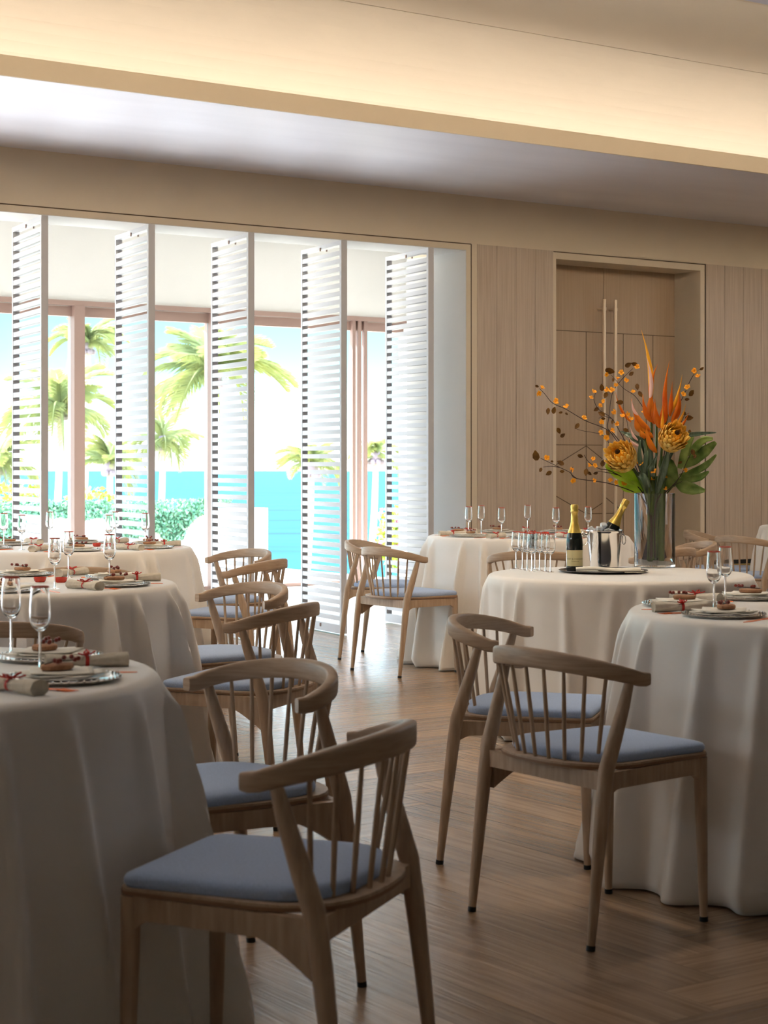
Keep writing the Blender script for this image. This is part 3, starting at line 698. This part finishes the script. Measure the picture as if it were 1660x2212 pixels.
# ---------------------------------------------------------------- drinks table: flutes, bottles, bucket, tray, napkin
GF = [(1117, 1229), (1127.6, 1231), (1135.5, 1233.2), (1143, 1235.6), (1148.6, 1228.6), (1154, 1231), (1163, 1233), (1175, 1235.2), (1186.6, 1237)]
KG = 3930 / (1.2 - ZG)
words = ('leftmost', 'second from the left', 'third from the left', 'fourth from the left', 'middle', 'fifth from the right, beside the middle one', 'third from the right', 'second from the right', 'rightmost')
words = ('leftmost', 'second from the left', 'third from the left', 'fourth from the left', 'fifth from the left', 'fourth from the right', 'third from the right', 'second from the right', 'rightmost')
XY = [(.628, 8.64), (.653, 8.57), (.669, 8.49), (.683, 8.40), (.705, 8.66), (.711, 8.56), (.727, 8.49), (.747, 8.41), (.765, 8.35)]
for (x, y), w_ in zip(XY, words):
    o = place('flute', x, y, ZG, 0, ''); tag(o, 'red-rimmed champagne flute of the cluster left of the bottle, ' + w_, 'glass', 'cluster of champagne flutes on the drinks table')
def bottle(root, s=1.0, label=True):
    prof = [(.001, .004), (.02, .002), (.034, 0), (.0375, .004), (.0385, .012), (.0385, .125), (.0375, .145), (.033, .168), (.0255, .190), (.0195, .208), (.0160, .225)]
    mb = MB(); mb.lathe(prof, 36); mb.build('glass_body', M['bottle'], root, ang=60)
    prof = [(.0215, .2015), (.0202, .208), (.0167, .224), (.0150, .25), (.0148, .266), (.0175, .270), (.0178, .276), (.0160, .281), (.0172, .290), (.0172, .300), (.0150, .305), (.001, .306)]
    prof = [(.0312, .175), (.0262, .1895)] + prof[1:]
    mb = MB(); mb.lathe([(r + .0006, z) for r, z in prof], 30); mb.build('gold_foil', M['foil'], root, ang=50)
def arc_label(root, r, z0, z1, a0, a1, m, name):
    mb = MB(); n = 20
    for i in range(n):
        b0 = a0 + (a1 - a0) * i / n; b1 = a0 + (a1 - a0) * (i + 1) / n
        mb.quad((r * math.cos(b0), r * math.sin(b0), z0), (r * math.cos(b1), r * math.sin(b1), z0), (r * math.cos(b1), r * math.sin(b1), z1), (r * math.cos(b0), r * math.sin(b0), z1))
    return mb.build(name, m, root)
def arc_text(parent, body, size, r, zc, name):
    cu = bpy.data.curves.new(name, 'FONT'); cu.body = body; cu.size = size; cu.align_x = 'CENTER'; cu.align_y = 'CENTER'; cu.extrude = 0
    t = bpy.data.objects.new(name + '_tmp', cu); COL.objects.link(t); bpy.context.view_layer.update()
    me = bpy.data.meshes.new_from_object(t.evaluated_get(bpy.context.evaluated_depsgraph_get())); bpy.data.objects.remove(t)
    for v in me.vertices:
        a = -PI / 2 + v.co.x / r; z = v.co.y; v.co = (r * math.cos(a), r * math.sin(a), zc + z)
    me.materials.clear(); me.materials.append(M['ink']); o = bpy.data.objects.new(name, me); COL.objects.link(o); o.parent = parent
b1 = empty('champagne_bottle', (.880, 8.40, ZG + .013)); bottle(b1)
lb = arc_label(b1, .0388, .022, .096, -PI / 2 - 1.25, -PI / 2 + 1.25, M['label'], 'front_label')
arc_text(lb, 'MO\u00cbT & CHANDON', .0098, .0391, .055, 'label_lettering'); arc_text(lb, 'CHAMPAGNE', .0058, .0391, .044, 'label_small_lettering')
tag(b1, 'upright dark champagne bottle with gold foil neck and cream label on the tray', 'bottle')
# tray
mb = MB(); mb.lathe([(.001, .003), (.17, .003), (.19, .006), (.203, .012), (.2045, .0135), (.203, .0145), (.189, .009), (.17, .006), (.001, .006)], 48); tr_ = mb.build('round_tray', M['tray'], loc=(1.005, 8.34, ZG))
tag(tr_, 'round dark metal tray under the upright champagne bottle', 'tray')
b1.location.z = ZG + .0065
# folded napkin with dark border
nk = empty('service_napkin', (1.025, 8.245, ZG + .0075), math.radians(-4))
def sheet(parent, name, pts, z, m, th=.003):
    mb = MB(); n = len(pts)
    mb.rings([[Vector((x, y, z + (zz if zz else 0))) for x, y, zz in pts], [Vector((x, y, z + th + (zz if zz else 0))) for x, y, zz in pts]]); return mb.build(name, m, parent, smooth=False)
c1 = sheet(nk, 'napkin_layer', [(-.155, -.03, .004), (.115, -.055, .004), (.155, .03, .004), (-.13, .06, .004)], .0, M['napkin'], .005)
mb = MB(); pts = [Vector((-.155 + .29 * t, -.03 - .02 * t + .002, .0165 + .003 * math.sin(7 * t))) for t in [i / 16 for i in range(17)]]
mb.tube(pts, .010, 10, rads2=[.0085] * 17); mb.build('napkin_fold', M['napkin'], nk)
c2 = sheet(nk, 'napkin_layer', [(-.03, -.055, 0), (.07, -.095, 0), (.15, -.075, 0), (.13, -.03, .004), (-.05, -.02, .004)], .004, M['napkin'], .004)
mb = MB()
for a, b_ in (((-.03, -.056, .009), (.07, -.097, .009)), ((.07, -.097, .009), (.152, -.076, .009)), ((-.055, -.034, .010), (-.03, -.056, .009)), ((.152, -.076, .009), (.156, -.05, .011))): mb.tube([a, b_], .0022, 6)
mb.build('dark_border', M['ink'], nk)
tag(nk, 'folded cream napkin with dark border lying on the tray', 'napkin')
# ice bucket
bk = empty('ice_bucket', (1.045, 8.625, ZG))
mb = MB(); mb.lathe([(.001, .002), (.055, .002), (.060, 0), (.064, .004), (.066, .012), (.084, .172), (.0865, .180), (.0885, .182), (.0885, .186), (.0855, .186), (.082, .172), (.063, .012), (.001, .010)], 40); mb.build('pail', M['silver'], bk, ang=35)
mb = MB(); mb.tube([(-.083, 0, .165), (-.100, -.004, .168)], .006, 8); mb.ball((-.104, -.004, .168), .0135, 10); mb.build('knob', M['silver'], bk)
mb = MB(); mb.tube([Vector((-.100, -.012 + 0, .137)) + Vector((.019 * math.cos(a), -.004, .024 * math.sin(a))) for a in [2 * PI * i / 20 for i in range(21)]], .0022, 6); mb.build('ring_handle', M['silver'], bk)
mb = MB(); mb.tube([(.083, 0, .165), (.094, -.002, .168)], .005, 8); mb.tube([Vector((.092, -.008, .140)) + Vector((.007 * math.cos(a), -.008 * math.cos(a), .022 * math.sin(a))) for a in [2 * PI * i / 20 for i in range(21)]], .0022, 6); mb.build('ring_handle', M['silver'], bk)
tag(bk, 'polished silver ice bucket with ring handles beside the vase', 'bucket')
rnd = random.Random(8)
for i, (x, y, z) in enumerate([(-.045, -.03, .176), (-.02, .01, .188), (.01, -.04, .180), (-.005, -.015, .205), (-.055, .015, .182), (.03, -.05, .176), (-.03, -.05, .190), (.01, .03, .190), (-.065, -.015, .186)]):
    mb = MB(); mb.rbox(-.014, .014, -.014, .014, -.014, .014, .004, Matrix.Rotation(rnd.uniform(0, 3), 4, Vector((rnd.random(), rnd.random(), rnd.random() + .1)).normalized()))
    o = mb.build('ice_cube', M['ice'], loc=(1.045 + x, 8.625 + y, ZG + z), ang=20)
    tag(o, 'clear ice cube in the silver bucket, ' + ('front left of the heap', 'middle of the heap', 'front centre', 'topmost of all', 'back left', 'front right', 'left of the topmost', 'beside the leaning bottle', 'leftmost of the heap')[i], 'ice', 'ice cubes in the bucket')
b2 = empty('champagne_bottle', (1.068, 8.60, ZG + .045)); bottle(b2); b2.rotation_euler = (math.radians(2), math.radians(27), 0); b2.location = (1.012, 8.625, ZG + .058)
tag(b2, 'champagne bottle with gold foil neck leaning in the ice bucket', 'bottle')

# ---------------------------------------------------------------- vase and bouquet (centimetres from the vase foot)
VX = Vector((1.302, 8.745, ZG))
vz = empty('cylinder_vase', VX)
mb = MB(); mb.lathe([(.001, 0), (.094, 0), (.098, .003), (.098, .357), (.0975, .3585), (.0925, .3585), (.092, .357), (.092, .020), (.089, .016), (.001, .016)], 64); mb.build('glass_wall', M['glass'], vz, ang=45)
tag(vz, 'tall clear glass cylinder vase holding the orange bouquet', 'vase')
def C(x, z, y=0): return Vector((x / 100, y / 100, z / 100))
def thing(name): return empty(name, VX)
def smoothp(pts, k=4):
    pts = [Vector(p) for p in pts]; out = []
    for i in range(len(pts) - 1):
        p0 = pts[max(i - 1, 0)]; p1 = pts[i]; p2 = pts[i + 1]; p3 = pts[min(i + 2, len(pts) - 1)]
        for j in range(k):
            t = j / k; out.append(.5 * ((2 * p1) + (p2 - p0) * t + (2 * p0 - 5 * p1 + 4 * p2 - p3) * t * t + (3 * p1 - p0 - 3 * p2 + p3) * t ** 3))
    return out + [pts[-1]]
def ribbon(mb, pts, widths, side, fold=.25, k=4):
    P = smoothp(pts, k); L = len(P); side = Vector(side).normalized(); rs = []
    for i, p in enumerate(P):
        f = i / (L - 1) * (len(widths) - 1); q = min(int(f), len(widths) - 2); w = widths[q] + (widths[q + 1] - widths[q]) * (f - q)
        t = (P[min(i + 1, L - 1)] - P[max(i - 1, 0)]).normalized(); a = side.cross(t).normalized(); nrm = t.cross(a)
        rs.append([p - a * w + nrm * w * fold, p - a * w * .5 + nrm * w * fold * .35, p, p + a * w * .5 + nrm * w * fold * .35, p + a * w + nrm * w * fold])
    mb.rings(rs, cap=False, closed=False)
def solid(o, t=.0012): so = o.modifiers.new('thickness', 'SOLIDIFY'); so.thickness = t; return o
FRONT = Vector((0, -1, 0))
def bract(parent, x0, z0, x1, z1, w, y=0, bend=0, m='orange', name='bract'):
    a = C(x0, z0, y); b_ = C(x1, z1, y - 1.5); d = (b_ - a); pr = Vector((-d.z, 0, d.x)) * bend
    w /= 290; mb = MB(); pts = smoothp([a, a.lerp(b_, .35) + pr, a.lerp(b_, .7) + pr * .8, b_], 5); n = len(pts)
    prof = [.25, .75, 1, .95, .72, .45, .25, .12, .03]; rad = []
    for i in range(n):
        f = i / (n - 1) * 8; q = min(int(f), 7); rad.append(max(.0004, w * (prof[q] + (prof[q + 1] - prof[q]) * (f - q))))
    mb.tube(pts, rad, 8, ell=.55, up=Vector((0, 1, 0)), rads2=[r_ * .6 for r_ in rad]); return mb.build(name, M[m], parent, ang=50)
def bloom(label, stem, bracts, r=.006):
    t = thing('heliconia'); mb = MB(); mb.tube(smoothp([C(*p) for p in stem], 5), r, 8, up=Vector((0, 1, 0))); mb.build('stem', M['stem'], t)
    for b_ in bracts: bract(t, *b_)
    tag(t, label, 'flower', 'orange heliconias in the bouquet')
bloom('tallest orange heliconia, its yellow tip the highest point of the bouquet', [(-0.8, 2.5, 0), (-1.2, 32.6, 0), (-1.7, 59.3, -1), (-2.1, 83.8, -1)], [(-2.1, 79.8, -6.8, 114.2, 4.2, -1, -0.05, 'ytip'), (-2.3, 81.2, 0.8, 97.7, 3.3, -2, 0.06, 'orange'), (-2.6, 80.3, -4.8, 101.7, 2.9, -3, -0.06, 'pinkw'), (-2.6, 72.7, -2.1, 86.5, 4.9, -2, 0, 'orange')])
bloom('orange heliconia on the right with three upright pointed bracts', [(0.6, 2.5, 1), (2.3, 32.6, 1), (3.7, 59.3, 1), (6.4, 73.8, 1)], [(5.9, 71.6, 7.0, 99.4, 3.6, 1, 0.05, 'orange'), (6.8, 73.1, 13.0, 92.8, 2.9, 0, -0.05, 'ytip'), (7.2, 72.7, 8.1, 89.4, 3.1, -1, 0, 'orange'), (8.1, 70.5, 11.5, 85.6, 3.3, 0, -0.08, 'orange'), (8.6, 70.0, 12.4, 82.7, 3.3, 1, -0.1, 'orange'), (4.6, 69.3, 5.5, 81.2, 4.0, 0, 0, 'orange')])
bloom('orange heliconia in the middle between the two proteas', [(-2.1, 2.5, 2), (-0.3, 32.6, 2), (1.0, 54.8, 2), (1.0, 69.3, 1)], [(0.1, 69.3, -6.1, 83.4, 4.9, -1, 0.12, 'orange'), (1.0, 68.7, -2.1, 86.1, 4.5, -2, 0.05, 'orange'), (1.9, 67.1, -0.6, 81.2, 4.5, -3, 0.05, 'orange'), (2.8, 67.1, 3.5, 79.8, 4.0, -2, 0, 'orange'), (2.8, 64.9, 3.0, 77.6, 2.5, -5, 0, 'ytip'), (0.3, 55.3, -4.8, 68.7, 4.5, -4, 0.1, 'orange')])
bloom('orange heliconia on the left with pale pink edged bracts', [(-3.5, 2.5, -1), (-3.0, 32.6, -2), (-3.9, 54.8, -3), (-5.7, 66.0, -3)], [(-2.6, 66.0, -11.9, 81.2, 4.5, -3, 0.12, 'orange'), (-8.4, 72.7, -11.7, 81.6, 2.0, -4, 0.12, 'pinkw'), (-6.6, 64.9, -10.1, 73.8, 4.5, -3, 0.1, 'orange'), (-11.9, 70.0, -19.5, 84.3, 2.2, -3, 0.08, 'orange'), (-1.2, 62.7, -9.3, 71.6, 5.4, -2, 0.1, 'orange'), (-8.8, 61.1, -12.6, 67.8, 2.0, -5, 0.1, 'pinkw'), (-7.9, 58.2, -13.7, 63.3, 2.0, -5, 0.12, 'pinkw'), (-5.2, 61.5, -8.4, 67.1, 4.5, -3, 0, 'orange')])
bloom('small orange heliconia pointing right above the right protea', [(1.9, 2.5, 3), (4.6, 32.6, 4), (6.8, 59.3, 4), (8.6, 67.1, 3)], [(8.1, 66.4, 15.1, 78.7, 2.7, 2, -0.1, 'ytip'), (9.0, 66.0, 16.4, 74.7, 2.7, 1, -0.12, 'orange'), (7.2, 66.0, 10.8, 73.8, 3.1, 3, 0, 'orange')])
# proteas
def protea(c, r, direc, stem, label):
    t = thing('protea'); d = Vector(direc).normalized(); a = d.orthogonal().normalized(); b_ = d.cross(a); cc = C(*c); r = r / 100; rnd = random.Random(int(c[0] * 7 + 90))
    mb = MB(); mb.tube(smoothp([C(*p) for p in stem] + [cc - d * r * .8], 5), .0075, 8, up=Vector((0, 1, 0))); mb.build('stem', M['stem'], t)
    mb = MB()
    R3 = Matrix((a, b_, d)).transposed().to_4x4(); R3.translation = cc
    mb.lathe([(.001, -r * .85), (r * .55, -r * .75), (r * .82, -r * .35), (r * .8, 0), (r * .55, r * .3), (.001, r * .25)], 20, R3); mb.build('flower_base', M['protea'], t)
    rows = ((-.80, .50, .60, 12, .17, .42, .44), (-.58, .68, .68, 13, .17, .38, .40), (-.34, .76, .74, 14, .17, .30, .34), (-.10, .76, .82, 14, .16, .24, .26),
            (.06, .66, .84, 13, .15, .16, .16), (.14, .50, .80, 11, .13, .08, .02), (.16, .36, .66, 9, .11, .0, -.10))
    for row, (lat, out, ln, n, wd, o1, o2) in enumerate(rows):
        mb = MB()
        for k in range(n):
            th = 2 * PI * (k + .5 * (row % 2)) / n + rnd.uniform(-.07, .07); e = a * math.cos(th) + b_ * math.sin(th)
            base = cc + d * (lat * r) + e * (out * r * .9); l = ln * r * rnd.uniform(.88, 1.12); q = rnd.uniform(-.05, .07)
            P_ = [base, base + d * l * .40 + e * l * o1 * .8, base + d * l * .80 + e * l * (o1 + q), base + d * l * 1.05 + e * l * (o2 + q)]
            ribbon(mb, P_, [wd * r * .7, wd * r, wd * r * .95, wd * r * .12], e, fold=-.5, k=3)
        solid(mb.build('petals', M['protea'] if row < 4 else M['protea_inner'], t, ang=60), .0008)
    mb = MB()
    for k in range(60):
        th = rnd.uniform(0, 6.28); q = rnd.random() ** .7 * .17 * r; e = a * math.cos(th) + b_ * math.sin(th)
        mb.tube([cc + d * r * .25 + e * q * 1.4, cc + d * r * (.95 + .1 * rnd.random()) + e * q * .8], .0009, 4)
    mb.build('dark_tuft', M['pdark'], t)
    mb = MB(); mb.lathe([(r * .42, r * .2), (r * .36, r * .55), (r * .18, r * .90)], 16, R3); mb.build('inner_cone', M['ytip'], t)
    tag(t, label, 'flower', 'golden proteas in the bouquet')
protea((-16.0, 52.8, -4), 8.1, (-.45, -.80, .42), [(-1.5, 3, -1), (-3, 30, -2), (-9, 45, -3)], 'golden protea bloom on the left of the bouquet')
protea((7.5, 62.0, -5), 7.6, (.22, -.86, .40), [(2, 3, 1), (3.5, 30, 0), (5.5, 50, -2)], 'golden protea bloom on the right, above the big leaf')
# monstera
def leaf_thing(name, label, ribs, m, stem=None, cat='leaf', sm='stem'):
    t = thing(name); mb = MB()
    for pts, ws, side, fold in ribs: ribbon(mb, [C(*p) for p in pts], [w / 100 for w in ws], side, fold, 5)
    solid(mb.build('blade', M[m], t, ang=70), .0009)
    if stem: mb = MB(); mb.tube(smoothp([C(*p) for p in stem], 5), .0035, 7, up=Vector((0, 1, 0))); mb.build('leaf_stalk', M[sm], t)
    tag(t, label, cat); return t
leaf_thing('monstera_leaf', 'big green split monstera leaf on the right of the vase', [([(11.0, 41.0, 4), (14.4, 38.8, 4), (19.3, 37.5, 3), (24.4, 37.0, 1)], [1.3, 3.1, 2.9, 0.7], (0, -1, 0.25), 0.25), ([(11.3, 41.5, 4), (17.1, 42.4, 5), (22.6, 43.7, 4), (26.6, 46.4, 3)], [0.9, 2.0, 1.8, 0.4], (0, -1, 0.1), 0.3), ([(12.6, 44.1, 4), (19.3, 45.9, 5), (25.5, 49.5, 4), (30.0, 54.4, 2)], [0.9, 1.8, 1.6, 0.4], (0, -1, 0.1), 0.3), ([(13.9, 48.6, 4), (19.3, 51.7, 5), (25.1, 56.2, 4), (29.8, 60.4, 2)], [1.3, 2.7, 2.7, 0.9], (0, -1, 0.2), 0.3), ([(17.1, 53.7, 4), (20.4, 58.0, 4), (24.2, 61.5, 3), (28.2, 62.0, 1)], [1.1, 2.0, 1.8, 0.7], (0, -1, 0.2), 0.25), ([(12.6, 47.7, 4), (14.4, 53.7, 3), (16.2, 59.3, 2), (18.6, 63.3, 2)], [1.1, 2.0, 2.0, 0.9], (-0.2, -1, 0.1), 0.25), ([(11.3, 41.5, 4), (8.1, 45.9, 4), (5.9, 50.4, 4), (5.0, 53.7, 4)], [1.1, 4.0, 3.8, 1.1], (-0.2, -1, 0), 0.2), ([(10.8, 40.1, 4), (6.8, 41.0, 4), (3.2, 40.1, 4), (1.4, 37.0, 4)], [1.1, 3.6, 3.1, 0.9], (0, -1, 0), 0.2)], 'mons', [(1.4, 3.6, 2), (4.1, 30.3, 4), (11.3, 41.0, 4)])
leaf_thing('split_leaf', 'bright lime green leaf under the left protea', [([(-6.4, 40.4, 0), (-11.9, 43.7, -2), (-18.6, 46.4, -3), (-24.0, 49.5, -3)], [1.3, 4.0, 3.6, 0.9], (0.1, -1, 0.2), 0.2), ([(-5.7, 37.5, 0), (-9.7, 38.8, -2), (-14.2, 39.2, -2), (-17.7, 41.9, -2)], [1.1, 3.1, 2.7, 0.7], (0.1, -1, 0.1), 0.2)], 'lime', [(-1.9, 3.6, 0), (-3.0, 30.3, 0), (-6.4, 40.4, 0)])
leaf_thing('strap_leaf', 'narrow striped leaf left of the vase mouth, upright', [([(-3.0, 25.9, 0), (-5.2, 41.5, -3), (-8.1, 52.6, -5), (-7.7, 61.5, -5)], [0.7, 1.1, 1.3, 0.2], (0.2, -1, 0), 0.45)], 'strap')
leaf_thing('strap_leaf', 'narrow striped leaf bending right in the bouquet centre', [([(-2.6, 25.9, 0), (-5.7, 42.6, -3), (-4.8, 53.7, -4), (-3.5, 59.8, -2)], [0.7, 1.1, 1.3, 0.2], (0.2, -1, 0), 0.45)], 'strap')
leaf_thing('strap_leaf', 'grey-green strap leaf crossing the bouquet centre', [([(-5.7, 39.2, 0), (-3.5, 47.0, -3), (-1.2, 50.4, -3), (0.8, 55.3, -5)], [0.7, 1.1, 1.1, 0.2], (0.2, -1, 0), 0.45)], 'strap')
leaf_thing('strap_leaf', 'dark green leaf pointing left above the left protea', [([(-4.1, 52.6, 0), (-6.4, 59.8, -3), (-11.5, 62.7, -5), (-16.8, 65.6, -2)], [0.9, 1.8, 1.6, 0.2], (0.2, -1, 0), 0.45)], 'strap')
leaf_thing('strap_leaf', 'long thin green leaf pointing right past the right protea', [([(5.9, 50.4, 0), (11.5, 62.0, -3), (19.3, 64.2, -4), (28.7, 64.9, -5)], [0.7, 1.1, 1.1, 0.2], (0.2, -1, 0), 0.45)], 'strap')
leaf_thing('strap_leaf', 'dark green leaf standing in the bouquet centre', [([(-1.9, 37.0, 0), (-3.0, 50.4, -3), (-4.3, 59.3, -3), (-5.2, 67.1, -2)], [0.9, 2.0, 2.0, 0.4], (0.2, -1, 0), 0.45)], 'strap')
leaf_thing('strap_leaf', 'dark green leaf behind the right protea stem', [([(0.3, 34.8, 0), (2.6, 43.7, -3), (4.1, 50.4, -5), (5.5, 56.0, -5)], [0.9, 2.0, 1.8, 0.4], (0.2, -1, 0), 0.45)], 'strap')
leaf_thing('strap_leaf', 'dark green leaf low over the vase mouth', [([(-1.2, 33.7, 0), (-4.1, 39.2, -3), (-6.4, 43.7, -4), (-9.3, 45.5, -2)], [0.9, 2.0, 1.8, 0.4], (0.2, -1, 0), 0.45)], 'strap')
# flowering branches
def branch(label, paths, leaves, blossoms, y1, r0=.0030):
    """paths: lists of (x, z) in cm; depth grows along the way from the vase"""
    t = thing('flowering_branch'); mb = MB(); rnd = random.Random(hash(label) % 1000 if False else len(label) * 7)
    def dep(x, z): return y1 * min(1, math.hypot(x, z - 36) / 45)
    for n_, pth in enumerate(paths):
        pts = smoothp([C(x, z, dep(x, z)) for x, z in pth], 5)
        pts = [p + Vector((0, .0, 0)) for p in pts]; L = len(pts)
        mb.tube(pts, [(r0 if n_ == 0 else r0 * .6) * (1 - .62 * i / L) for i in range(L)], 6, up=Vector((0, 1, 0)))
    mb.build('branch', M['branch'], t)
    for x, z, s in leaves:
        c = C(x, z, dep(x, z)); a = rnd.uniform(0, 6.28); d = Vector((math.cos(a), rnd.uniform(-.4, .4), math.sin(a) - .5)).normalized(); s = s / 112
        nrm = Vector((rnd.uniform(-.5, .5), -1, rnd.uniform(-.5, .5))); mb = MB()
        ribbon(mb, [c - d * s, c - d * s * .4, c + d * s * .3, c + d * s], [s * .2, s * .66, s * .58, s * .04], nrm, .3, 4); solid(mb.build('leaf', M['dleaf'], t, ang=60), .0006)
    for x, z in blossoms:
        c = C(x, z, dep(x, z) - .6); mb = MB(); s = rnd.uniform(.0100, .0145); tilt = Vector((rnd.uniform(-.7, .7), rnd.uniform(-1, -.2), rnd.uniform(-.3, .9))).normalized()
        a_ = tilt.orthogonal().normalized(); b_ = tilt.cross(a_)
        for k in range(5):
            th = 2 * PI * k / 5 + rnd.random(); e = a_ * math.cos(th) + b_ * math.sin(th)
            ribbon(mb, [c - tilt * s * .8, c + e * s * .35, c + tilt * s * .35 + e * s * .75, c + tilt * s * .3 + e * s * 1.15], [s * .12, s * .45, s * .52, s * .1], e - tilt * .5, .25, 3)
        mb.ball(c - tilt * s * .2, s * .3, 6); mb.build('blossom', M['bloss'], t, ang=60)
    tag(t, label, 'branch', 'flowering branches in the bouquet')
branch('lowest flowering branch reaching far left with one large brown leaf', [[(-3.0, 4.7), (-2.6, 23.6), (-6.4, 33.0), (-10.8, 36.6), (-23.7, 40.8), (-38.7, 43.0), (-42.0, 45.9), (-47.6, 48.6), (-55.9, 52.6)], [(-46.7, 48.2), (-50.9, 48.8), (-54.7, 48.4)], [(-38.7, 43.0), (-41.4, 45.5), (-40.5, 48.6)]], [(-58.1, 54.0, 2.9), (-55.9, 47.0, 1.3), (-52.1, 45.5, 1.8), (-46.5, 50.4, 2.0), (-45.8, 46.4, 1.3), (-50.5, 51.1, 0.9)], [(-53.0, 52.8), (-40.9, 47.3), (-40.5, 42.1), (-29.8, 42.1), (-22.2, 42.1), (-19.5, 41.0)], -12)
branch('upper left flowering branch ending highest on the left', [[(-3.5, 4.7), (-3.0, 23.6), (-6.4, 39.2), (-14.2, 53.7), (-18.6, 62.7), (-23.1, 67.1), (-32.4, 70.9), (-42.0, 76.5), (-48.3, 79.4), (-52.1, 83.8), (-54.7, 86.5)], [(-20.4, 58.2), (-24.2, 63.8), (-33.8, 66.0), (-37.6, 67.1)]], [(-55.9, 87.6, 1.1), (-50.5, 75.4, 1.8), (-47.6, 76.0, 2.0), (-44.5, 74.9, 1.1), (-41.6, 74.2, 0.9), (-45.4, 66.0, 1.8), (-43.4, 63.8, 1.6), (-36.5, 68.2, 1.8), (-22.0, 64.9, 1.8)], [(-55.2, 84.1), (-53.4, 87.0), (-46.9, 80.3), (-41.8, 77.8), (-33.1, 72.2), (-24.9, 65.1), (-19.7, 66.0), (-22.4, 62.7)], 8)
branch('upright flowering branch crossing before the door handles', [[(-1.7, 4.7), (-2.6, 28.1), (-9.7, 50.4), (-18.6, 63.8), (-22.0, 67.1), (-21.3, 72.7), (-19.7, 83.8), (-15.3, 90.5), (-9.7, 96.1)], [(-4.1, 76.0), (-8.6, 82.7), (-14.2, 86.5), (-20.4, 93.2)], [(-3.0, 59.3), (-3.5, 71.6), (-4.1, 76.0)]], [(-20.8, 95.0, 2.7), (-11.9, 97.9, 2.0), (-9.0, 98.3, 1.8), (-10.4, 93.6, 1.6), (-7.5, 87.2, 1.8), (-6.1, 83.6, 1.8), (-19.3, 90.5, 1.1)], [(-22.6, 93.2), (-17.1, 91.6), (-15.3, 94.1), (-12.8, 90.5), (-17.9, 88.1), (-7.7, 96.8), (-9.7, 84.9), (-20.0, 85.6), (-4.3, 75.1)], 6)
branch('short flowering branch with many blossoms left of the orange blooms', [[(-2.6, 4.7), (-2.6, 25.9), (-7.9, 48.2), (-16.4, 63.8), (-21.3, 71.6), (-27.5, 76.0), (-29.8, 80.5), (-29.1, 83.8)], [(-21.3, 71.6), (-25.3, 72.7), (-27.5, 71.6)], [(-11.9, 56.0), (-13.7, 69.3), (-15.3, 74.9)]], [(-26.0, 86.5, 2.0), (-24.2, 82.7, 1.8), (-28.7, 76.0, 1.6), (-26.2, 73.8, 2.0), (-17.5, 79.4, 2.0), (-25.3, 71.6, 1.3), (-20.8, 70.0, 1.3), (-14.2, 66.0, 1.6)], [(-31.1, 81.6), (-29.8, 84.5), (-23.7, 85.4), (-25.3, 79.8), (-26.6, 78.0), (-16.2, 72.9), (-13.7, 73.8), (-18.6, 69.1), (-20.2, 74.9), (-26.0, 70.0), (-11.9, 71.6)], -5)
branch('right flowering branch rising past the door frame', [[(0.1, 4.7), (1.4, 28.1), (5.9, 59.3), (11.5, 76.0), (14.8, 82.7), (17.7, 89.4), (20.4, 93.9), (23.1, 95.9)], [(12.6, 67.1), (14.8, 72.7), (17.5, 74.5)]], [(18.6, 84.3, 2.2), (16.6, 81.2, 1.3), (23.7, 96.1, 1.3), (17.5, 72.2, 2.2), (15.3, 74.2, 1.1), (17.5, 65.3, 1.3)], [(21.7, 92.5), (16.6, 87.0), (14.6, 83.6), (20.0, 95.0), (16.6, 63.5)], 6)
branch('middle left flowering branch between the two long ones', [[(-2.1, 4.7), (-2.1, 25.9), (-7.5, 38.1), (-16.4, 43.7), (-23.1, 47.0), (-27.5, 47.7), (-32.4, 50.8), (-34.7, 54.2)], [(-18.6, 44.8), (-24.2, 45.9), (-28.7, 46.4)]], [(-36.5, 53.7, 1.6), (-33.6, 45.9, 2.0), (-25.5, 50.4, 2.0), (-29.1, 45.5, 1.3), (-32.0, 45.3, 1.3), (-21.3, 48.2, 1.3)], [(-30.2, 52.4), (-32.0, 49.3), (-29.5, 49.1), (-15.3, 40.4)], -8)
branch('short dark branch in front of the monstera leaf', [[(-0.8, 4.7), (-0.3, 25.9), (2.6, 33.7), (8.1, 39.2), (12.2, 44.8), (14.4, 50.4), (17.1, 56.0)], [(8.1, 39.2), (12.6, 41.5)]], [(17.5, 55.3, 1.8), (18.4, 53.5, 1.3), (11.5, 50.4, 1.3), (9.3, 60.4, 0.9)], [(14.2, 47.0), (4.8, 43.7), (-0.8, 46.4), (-1.4, 42.8), (5.0, 38.1), (-4.1, 38.1), (-7.5, 50.4)], -10)
for i, (x0, x1, r, lab) in enumerate(((-2.2, -1.0, .013, 'thick green stem left of centre in the vase'), (3.4, 3.9, .016, 'thick green stem right of centre in the vase'), (.6, 1.2, .010, 'green stem in the middle of the vase'))):
    mb = MB(); mb.tube(smoothp([C(x0, 1.8, i), C((x0 + x1) / 2, 20, i), C(x1, 44, i - 1)], 6), r, 12, up=Vector((0, 1, 0)))
    o = mb.build('flower_stem', M['stem'], loc=VX); tag(o, lab, 'stem', 'thick stems in the vase')
mb = MB(); rs = []
for i in range(9):
    t = i / 8; rs.append([Vector(((.022 + .036 * (1 - t) ** 1.3) * (1 + .16 * math.sin(6 * a)) * math.cos(a) + .006, .6 * (.022 + .036 * (1 - t)) * math.sin(a) + .05, .018 + .17 * t)) for a in [2 * PI * j / 30 for j in range(30)]])
mb.rings(rs); o = mb.build('dark_leaf_bundle', mat('dark_purple_leaf', (.03, .012, .02), .6), loc=VX); tag(o, 'dark purplish leaves bunched at the bottom of the vase', 'leaves')
